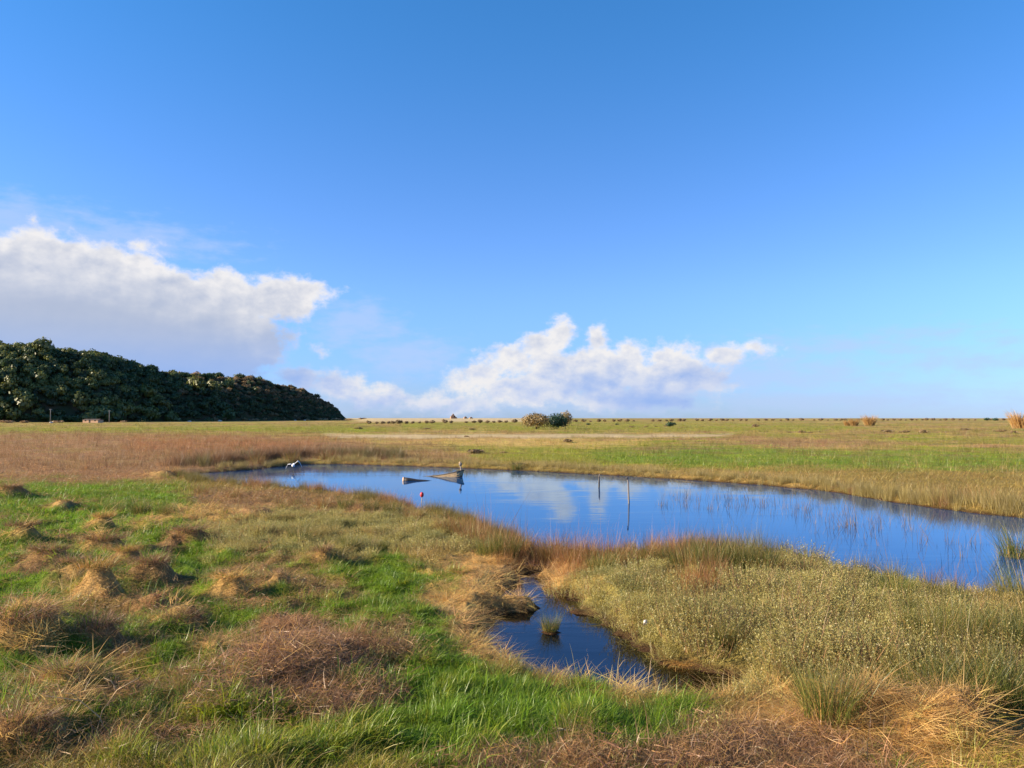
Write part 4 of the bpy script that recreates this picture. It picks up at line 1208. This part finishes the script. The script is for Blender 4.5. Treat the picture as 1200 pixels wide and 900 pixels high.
# ------------------------------------------------------------------ small made things
def simple_mat(name, col, rough=.8, nscale=6, amt=.35):
    m, T, o = new_mat(name); tcn = T.nodes.new('ShaderNodeTexCoord')
    n = noise(T, tcn.outputs['Object'], nscale, 5, .6)
    c = mixc(T, n.outputs['Fac'], tuple(v*(1-amt) for v in col), tuple(min(.9, v*(1+amt)) for v in col))
    b = T.nodes.new('ShaderNodeBsdfPrincipled'); T.links.new(c, b.inputs['Base Color']); b.inputs['Roughness'].default_value = rough
    T.links.new(b.outputs[0], o.inputs[0]); return m
M_wpale = simple_mat('weathered_pale_wood', (.44,.30,.16)); M_wdark = simple_mat('wet_dark_wood', (.045,.034,.026), .55); M_wgrey = simple_mat('grey_wood', (.20,.16,.13))
M_end = simple_mat('cut_wood', (.55,.34,.20)); M_white = simple_mat('white_feathers', (.82,.80,.77), .7, 20, .06); M_redp = simple_mat('red_paint', (.55,.03,.03), .4, 8, .2)
M_wall = simple_mat('plaster', (.50,.30,.18), .9, .8, .2); M_roof = simple_mat('roof_tile', (.08,.05,.04), .9, 3, .4); M_ruin = stone_material('ruin_brick', (.30,.16,.09), (.48,.29,.17), .8)
M_darkv = simple_mat('dark_opening', (.02,.016,.014)); M_yel = simple_mat('beak', (.45,.30,.05)); M_blk = simple_mat('dark_leg', (.03,.03,.03)); M_plast = simple_mat('white_plastic', (.55,.48,.40), .35, 10, .1)

def tube_mesh(nm, pts, radii, mat, sides=8, cap=True, squash=None):
    V = []; F = []; n = len(pts); pts = [np.array(p, float) for p in pts]
    for i in range(n):
        d = pts[min(i+1, n-1)]-pts[max(i-1, 0)]; d /= np.linalg.norm(d)+1e-9
        ref = np.array((0, 0, 1.0)) if abs(d[2]) < .9 else np.array((0, 1.0, 0))
        u = np.cross(d, ref); u /= np.linalg.norm(u); v = np.cross(u, d)
        for k_ in range(sides):
            a = 2*math.pi*k_/sides; sq = squash[i] if squash else 1
            V.append(pts[i]+(u*math.cos(a)+v*math.sin(a)*sq)*radii[i])
    for i in range(n-1):
        for k_ in range(sides): F.append([i*sides+k_, i*sides+(k_+1) % sides, (i+1)*sides+(k_+1) % sides, (i+1)*sides+k_])
    if cap: F.append(list(range(sides))[::-1]); F.append([(n-1)*sides+k_ for k_ in range(sides)])
    return py_mesh(nm, V, F, mat, True)
def box_mesh(nm, x0, x1, y0, y1, z0, z1, mat):
    V = [(x0,y0,z0),(x1,y0,z0),(x1,y1,z0),(x0,y1,z0),(x0,y0,z1),(x1,y0,z1),(x1,y1,z1),(x0,y1,z1)]
    return py_mesh(nm, V, [(3,2,1,0),(4,5,6,7),(0,1,5,4),(1,2,6,5),(2,3,7,6),(3,0,4,7)], mat)

# sunken boat: bow to the right, stern under water on the left
bx, by = P(516, 558)
boat = thing('sunken_boat', 'half-sunken wooden boat, its pale planked bow and post rising from the pond', 'boat', (bx, by, 0), rad(-32))
boat.scale = (1.2, 1, .95)
def hull_pt(t, side, lvl):
    """t 0 stern .. 1 bow; lvl 0 keel .. 1 gunwale"""
    xx = -1.75+3.25*t
    top = -.10+.13*t+.45*t**2.6
    bot = -.75+.55*t**3
    half = .55*math.sqrt(max(0, 1-t**3.0))*(0.45+.55*lvl)
    return (xx+.14*lvl*t**4, side*half, bot+(top-bot)*lvl)
for side in (-1, 1):
    for s in range(4):
        V = []; nn_ = 14
        for i in range(nn_):
            t = i/(nn_-1)
            for (lv, th_) in ((s/4+.012, 0), ((s+1)/4-.012, 0), ((s+1)/4-.012, .03), (s/4+.012, .03)):
                p = hull_pt(t, side, lv); V.append((p[0], p[1]+side*(th_+.006*s), p[2]))
        F = []
        for i in range(nn_-1):
            for k_ in range(4): F.append([i*4+k_, i*4+(k_+1) % 4, (i+1)*4+(k_+1) % 4, (i+1)*4+k_])
        F += [[0, 1, 2, 3], [(nn_-1)*4+k_ for k_ in (3, 2, 1, 0)]]
        obj('plank', py_mesh('boat_plank', V, F, M_wpale if s > 1 else M_wdark), boat)
    obj('gunwale', tube_mesh('boat_gunwale', [np.array(hull_pt(i/12, side, 1.0))+np.array((0, side*.02, .02)) for i in range(13)], [.045]*13, M_wdark, 6), boat)
for i in range(5):
    t = .42+.12*i
    obj('rib', tube_mesh('boat_rib', [np.array(hull_pt(t, -1, l))+np.array((0, .04, 0)) for l in (1.05, .8, .5)]+[np.array(hull_pt(t, 1, l))-np.array((0, .04, 0)) for l in (.5, .8, 1.05)], [.025]*6, M_wdark, 5), boat)
obj('stem_post', tube_mesh('boat_stem_post', [(1.32, 0, -.5), (1.47, 0, .1), (1.50, 0, .45), (1.44, 0, .70), (1.42, 0, .86)], [.07, .075, .07, .05, .045], M_wgrey, 8), boat)
obj('post_cap', tube_mesh('boat_post_cap', [(1.42, 0, .80), (1.42, 0, .90), (1.42, 0, .99), (1.42, 0, 1.04)], [.06, .10, .09, .03], M_wgrey, 8), boat)
obj('pale_cap_top', tube_mesh('boat_cap_top', [(1.40, 0, 1.0), (1.40, 0, 1.06), (1.40, 0, 1.10)], [.08, .075, .03], M_wpale, 8), boat)
obj('bow_board', box_mesh('boat_bow_board', .95, 1.42, -.10, .10, .30, .335, M_wpale), boat)
# log
lx, ly = P(474, 563.5)
logt = thing('floating_log', 'half-sunken log left of the boat, pale round end facing left', 'log', (lx, ly, 0), rad(2))
obj('bark', tube_mesh('log_bark', [(-.05, 0, .03), (.25, 0, .02), (.8, .02, -.02), (1.3, .03, -.03), (1.9, .05, -.07)], [.21, .18, .12, .09, .05], M_wdark, 12), logt)
obj('cut_end', tube_mesh('log_cut_end', [(-.12, -.02, .035), (-.10, -.02, .035), (-.045, 0, .03)], [.13, .205, .215], M_end, 14), logt)
# stakes
x, y = P(737, 590)
o = thing('wooden_stake', 'tall thin wooden stake standing in the pond with its long reflection', 'stake', (x, y, 0))
obj('shaft', tube_mesh('tall_stake_shaft', [(.02, 0, -.8), (0, 0, 0), (-.015, 0, .5), (-.02, 0, .95), (-.05, 0, 1.14), (-.055, 0, 1.27)], [.045, .042, .038, .034, .030, .022], M_wgrey, 7), o)
obj('split_top', tube_mesh('tall_stake_top', [(-.05, 0, 1.12), (-.075, 0, 1.22), (-.06, 0, 1.30)], [.036, .03, .012], M_wdark, 6), o)
x, y = P(702, 571)
o = thing('wooden_stake', 'short dark stake in the pond left of the tall one', 'stake', (x, y, 0))
obj('shaft', tube_mesh('short_stake_shaft', [(0, 0, -.6), (0, 0, 0), (.01, 0, .3), (.01, 0, .62)], [.05, .05, .05, .045], M_wdark, 7), o)
obj('snapped_top', tube_mesh('short_stake_top', [(.01, 0, .6), (.03, 0, .72), (.035, 0, .78)], [.04, .025, .008], M_wgrey, 6), o)
# red marker
x, y, z = place(494, 600)
o = thing('marker_stick', 'thin pale stick with a small red float on top, at the near bank', 'marker', (x, y, 0))
obj('stick', tube_mesh('marker_stick', [(0, 0, -.4), (0, 0, .4), (.01, 0, .72)], [.014, .013, .012], M_wpale, 6), o)
obj('float', tube_mesh('marker_float', [(.01, 0, .66), (.01, 0, .70), (.01, 0, .78), (.01, 0, .85), (.01, 0, .87)], [.03, .07, .085, .06, .02], M_redp, 12), o)
# litter
x, y, z = place(754, 742)
import bmesh
bm = bmesh.new(); bmesh.ops.create_icosphere(bm, subdivisions=3, radius=.042)
for v in bm.verts:
    f = 1+.25*float(perlin(v.co.x*30, v.co.y*30+v.co.z*20, 3))+.1*float(perlin(v.co.x*80, v.co.z*80, 4)); v.co = Vector((v.co.x*f*1.15, v.co.y*f*.9, v.co.z*f))
me = bpy.data.meshes.new('crumpled_plastic'); bm.to_mesh(me); bm.free(); me.materials.append(M_plast)
o = obj('crumpled_plastic', me, None, (x, y-.25, z+.30)); tag(o, 'small crumpled white plastic litter caught in the saltbush by the puddle', 'litter')

# egret in flight, seen from behind, wings in an M
D = 58.0; ex = (344.5-600)/900*D; ez = CAMZ-D*(545.5-490)/900
BS = 1.3
bird = thing('white_egret', 'white egret flying low over the left end of the pond, wings arched', 'bird', (ex, D, ez), rad(12), None, BS)
import bmesh
def egret_mesh():
    V = []; F = []
    def add(me_v, me_f):
        b = len(V); V.extend(me_v); F.extend([[b+i for i in f] for f in me_f])
    def tubeVF(pts, radii, sq):
        me = tube_mesh('t', pts, radii, None, 10, True, sq); v = [tuple(q.co) for q in me.vertices]; f = [list(p.vertices) for p in me.polygons]; bpy.data.meshes.remove(me); return v, f
    # body and folded neck, heading +Y (away)
    add(*tubeVF([(0,-.34,-.02),(0,-.26,0),(0,-.12,.01),(0,.05,.01),(0,.18,.02),(0,.25,.03),(0,.29,.08),(0,.33,.10),(0,.38,.09)], [.02,.05,.085,.10,.075,.045,.035,.045,.025], [.35,.5,.8,.95,1,1,1,1,1]))
    def wing(pts, chords):
        n = len(pts); vv = []; ff = []
        for p, c in zip(pts, chords):
            for (yy, tz) in ((.5*c, .004), (.25*c, .026), (-.2*c, .018), (-.5*c, .003), (-.2*c, -.008), (.25*c, -.014)):
                vv.append((p[0], p[1]+yy, p[2]+tz))
        for i in range(n-1):
            for k_ in range(6): ff.append([i*6+k_, i*6+(k_+1) % 6, (i+1)*6+(k_+1) % 6, (i+1)*6+k_])
        ff.append([5,4,3,2,1,0]); ff.append([(n-1)*6+k_ for k_ in range(6)])
        add(vv, ff)
    wing([(0,0,.04),(-.14,.03,.09),(-.30,.06,.07),(-.38,.03,-.08),(-.42,-.02,-.22),(-.44,-.08,-.36)], [.26,.27,.27,.25,.18,.05])
    wing([(0,0,.04),(.12,.03,.14),(.26,.06,.27),(.36,.03,.17),(.44,-.02,.03),(.50,-.08,-.12)], [.26,.27,.27,.25,.18,.05])
    me = py_mesh('egret_body', V, F, M_white); return me
bo = obj('body', egret_mesh(), bird)
rm = bo.modifiers.new('skin', 'REMESH'); rm.mode = 'VOXEL'; rm.voxel_size = .009; rm.use_smooth_shade = True
obj('beak', tube_mesh('egret_beak', [(0,.37,.092),(0,.43,.085),(0,.50,.078)], [.016,.010,.003], M_yel, 6), bird)
for sx in (-.025, .025):
    obj('leg', tube_mesh('egret_leg', [(sx,-.22,-.03),(sx,-.42,-.045),(sx,-.55,-.05)], [.012,.008,.007], M_blk, 5), bird)

# shed
x, y, z = place_at(109, 450)
shed = thing('shed', 'small low plastered shed at the foot of the wooded hill', 'shed', (x, y, z), rad(-10))
Wd, Dp, Hh = 10.0, 4.5, 1.7
sc_ = y/480.0
obj('wall', box_mesh('shed_wall', -Wd/2, Wd/2, -Dp/2, Dp/2, -.3, Hh, M_wall), shed)
obj('roof', py_mesh('shed_roof', [(-Wd/2-.3,-Dp/2-.3,Hh-.05),(Wd/2+.3,-Dp/2-.3,Hh-.05),(Wd/2+.3,Dp/2+.3,Hh-.05),(-Wd/2-.3,Dp/2+.3,Hh-.05),(-Wd/2-.3,0,Hh+.5),(Wd/2+.3,0,Hh+.5)],
    [(0,1,5,4),(2,3,4,5),(0,4,3),(1,2,5),(3,2,1,0)], M_roof), shed)
d_ = obj('door', box_mesh('shed_door', -1, 0, -Dp/2-.06, -Dp/2-.01, 0, 1.95, M_darkv), shed); obj('handle', box_mesh('shed_handle', -.2, -.12, -Dp/2-.10, -Dp/2-.06, .95, 1.1, M_wgrey), d_)
for wx in (-3.6, 2.6): obj('window', box_mesh('shed_window', wx, wx+.9, -Dp/2-.05, -Dp/2-.01, .9, 1.6, M_darkv), shed)
# poles
for (a, b, h, lb) in [(59,499,8.0,'grey utility pole at the foot of the hill, left of the shed'),(128,498,7.4,'grey utility pole at the foot of the hill, right of the shed')]:
    x, y, z = place_at(a, 455)
    o = thing('utility_pole', lb, 'pole', (x, y, z))
    obj('pole', tube_mesh('pole_shaft', [(0,0,-.5),(0,0,h*.5),(0,0,h)], [.24,.19,.15], M_ruin if False else simple_mat('concrete', (.17,.16,.155)), 8), o)
    obj('crossarm', box_mesh('pole_crossarm', -.8, .8, -.08, .08, h-.55, h-.4, M_wgrey), o)
    for q_ in (-.65, 0, .65): obj('insulator', tube_mesh('pole_insulator', [(q_,0,h-.4),(q_,0,h-.3),(q_,0,h-.18)], [.05,.07,.04], M_white, 6), o)
# ruins on the bank
def ruin(px, D, w, h, lb, peak):
    x = (px-600)/900*D; z = ground_z(x, D)
    o = thing('ruined_hut', lb, 'ruin', (x, D, z-.2), rad(15), 'small ruins on the sandy bank')
    V = []; top = [h*.6, h*.75, h*peak, h*.95, h*.5, h*.42, h*.3]
    n = len(top)
    for i, t in enumerate(top):
        xx = -w/2+w*i/(n-1)
        V += [(xx, -.35, 0), (xx, .35, 0), (xx, .35, t), (xx, -.35, t)]
    F = []
    for i in range(n-1):
        for k_ in range(4): F.append([i*4+k_, i*4+(k_+1) % 4, (i+1)*4+(k_+1) % 4, (i+1)*4+k_])
    F += [[3,2,1,0], [(n-1)*4+k_ for k_ in range(4)]]
    obj('wall', py_mesh('ruin_front_wall', V, F, M_ruin), o)
    side = py_mesh('ruin_side_wall', [(-w/2-.02,.36,0),(-w/2+.6,.36,0),(-w/2+.6,3.2,0),(-w/2-.02,3.2,0),(-w/2-.02,.36,h*.58),(-w/2+.6,.36,h*.58),(-w/2+.6,3.2,h*.35),(-w/2-.02,3.2,h*.35)], [(3,2,1,0),(4,5,6,7),(0,1,5,4),(1,2,6,5),(2,3,7,6),(3,0,4,7)], M_ruin)
    obj('wall', side, o)
    obj('opening', box_mesh('ruin_opening', w*.02, w*.22, -.38, -.355, h*.28, h*.66, M_darkv), o)
ruin(532, 575, 4.6, 3.6, 'tallest pale brick ruin on the sandy bank, with a dark opening', 1.1)
ruin(546, 577, 2.6, 2.0, 'small ruin in the middle of the three on the sandy bank', .9)
ruin(552.5, 579, 2.4, 1.7, 'lowest ruin, rightmost of the three on the sandy bank', .8)

# a few long bent stalks in the foreground
for i, (a, b, ln, lean, lb) in enumerate([(112,842,.75,.7,'long pale dead stalk standing in the lower left foreground'),(128,868,.8,-.9,'pale dead stalk lying slanted right of the standing one, lower left'),
    (320,858,.5,.9,'short pale stalk in front of the big brush patch'),(250,760,.5,.2,'thin upright stalk at the left end of the big brush patch'),(725,800,.35,.1,'green-tan reed stalk standing at the near rim of the puddle'),(760,806,.4,-.15,'reed stalk at the right end of the puddle rim')]):
    x, y, z = place(a, b); o = thing('dead_stalk', lb, 'stalk', (x, y, z), i*.9)
    pts_ = [(0, 0, -.05), (lean*ln*.15, 0, ln*.35), (lean*ln*.45, .02, ln*.66), (lean*ln*.95, .05, ln*.85)]
    obj('stem', tube_mesh('stalk_stem', pts_, [.006, .0055, .0045, .003], M_wpale, 5), o)
    obj('side_shoot', tube_mesh('stalk_shoot', [pts_[2], (pts_[2][0]-.08, .03, pts_[2][2]+.10), (pts_[2][0]-.18, .05, pts_[2][2]+.13)], [.004, .003, .002], M_wpale, 5), o)

# neighbours that would read alike are told apart by their order from the left
same = {}
for o in list(S.objects):
    if o.parent is None and 'label' in o and 'category' in o: same.setdefault(o['label'], []).append(o)
order = ['leftmost', 'second from left', 'third from left', 'fourth from left', 'fifth from left', 'sixth from left', 'seventh from left', 'eighth from left', 'ninth from left', 'tenth from left', 'eleventh from left', 'twelfth from left']
for lb, os_ in same.items():
    if 1 < len(os_) <= len(order) and len(lb.split()) <= 13:
        for k_, o in enumerate(sorted(os_, key=lambda q: q.location[0]/q.location[1])): o['label'] = lb+', '+order[k_]
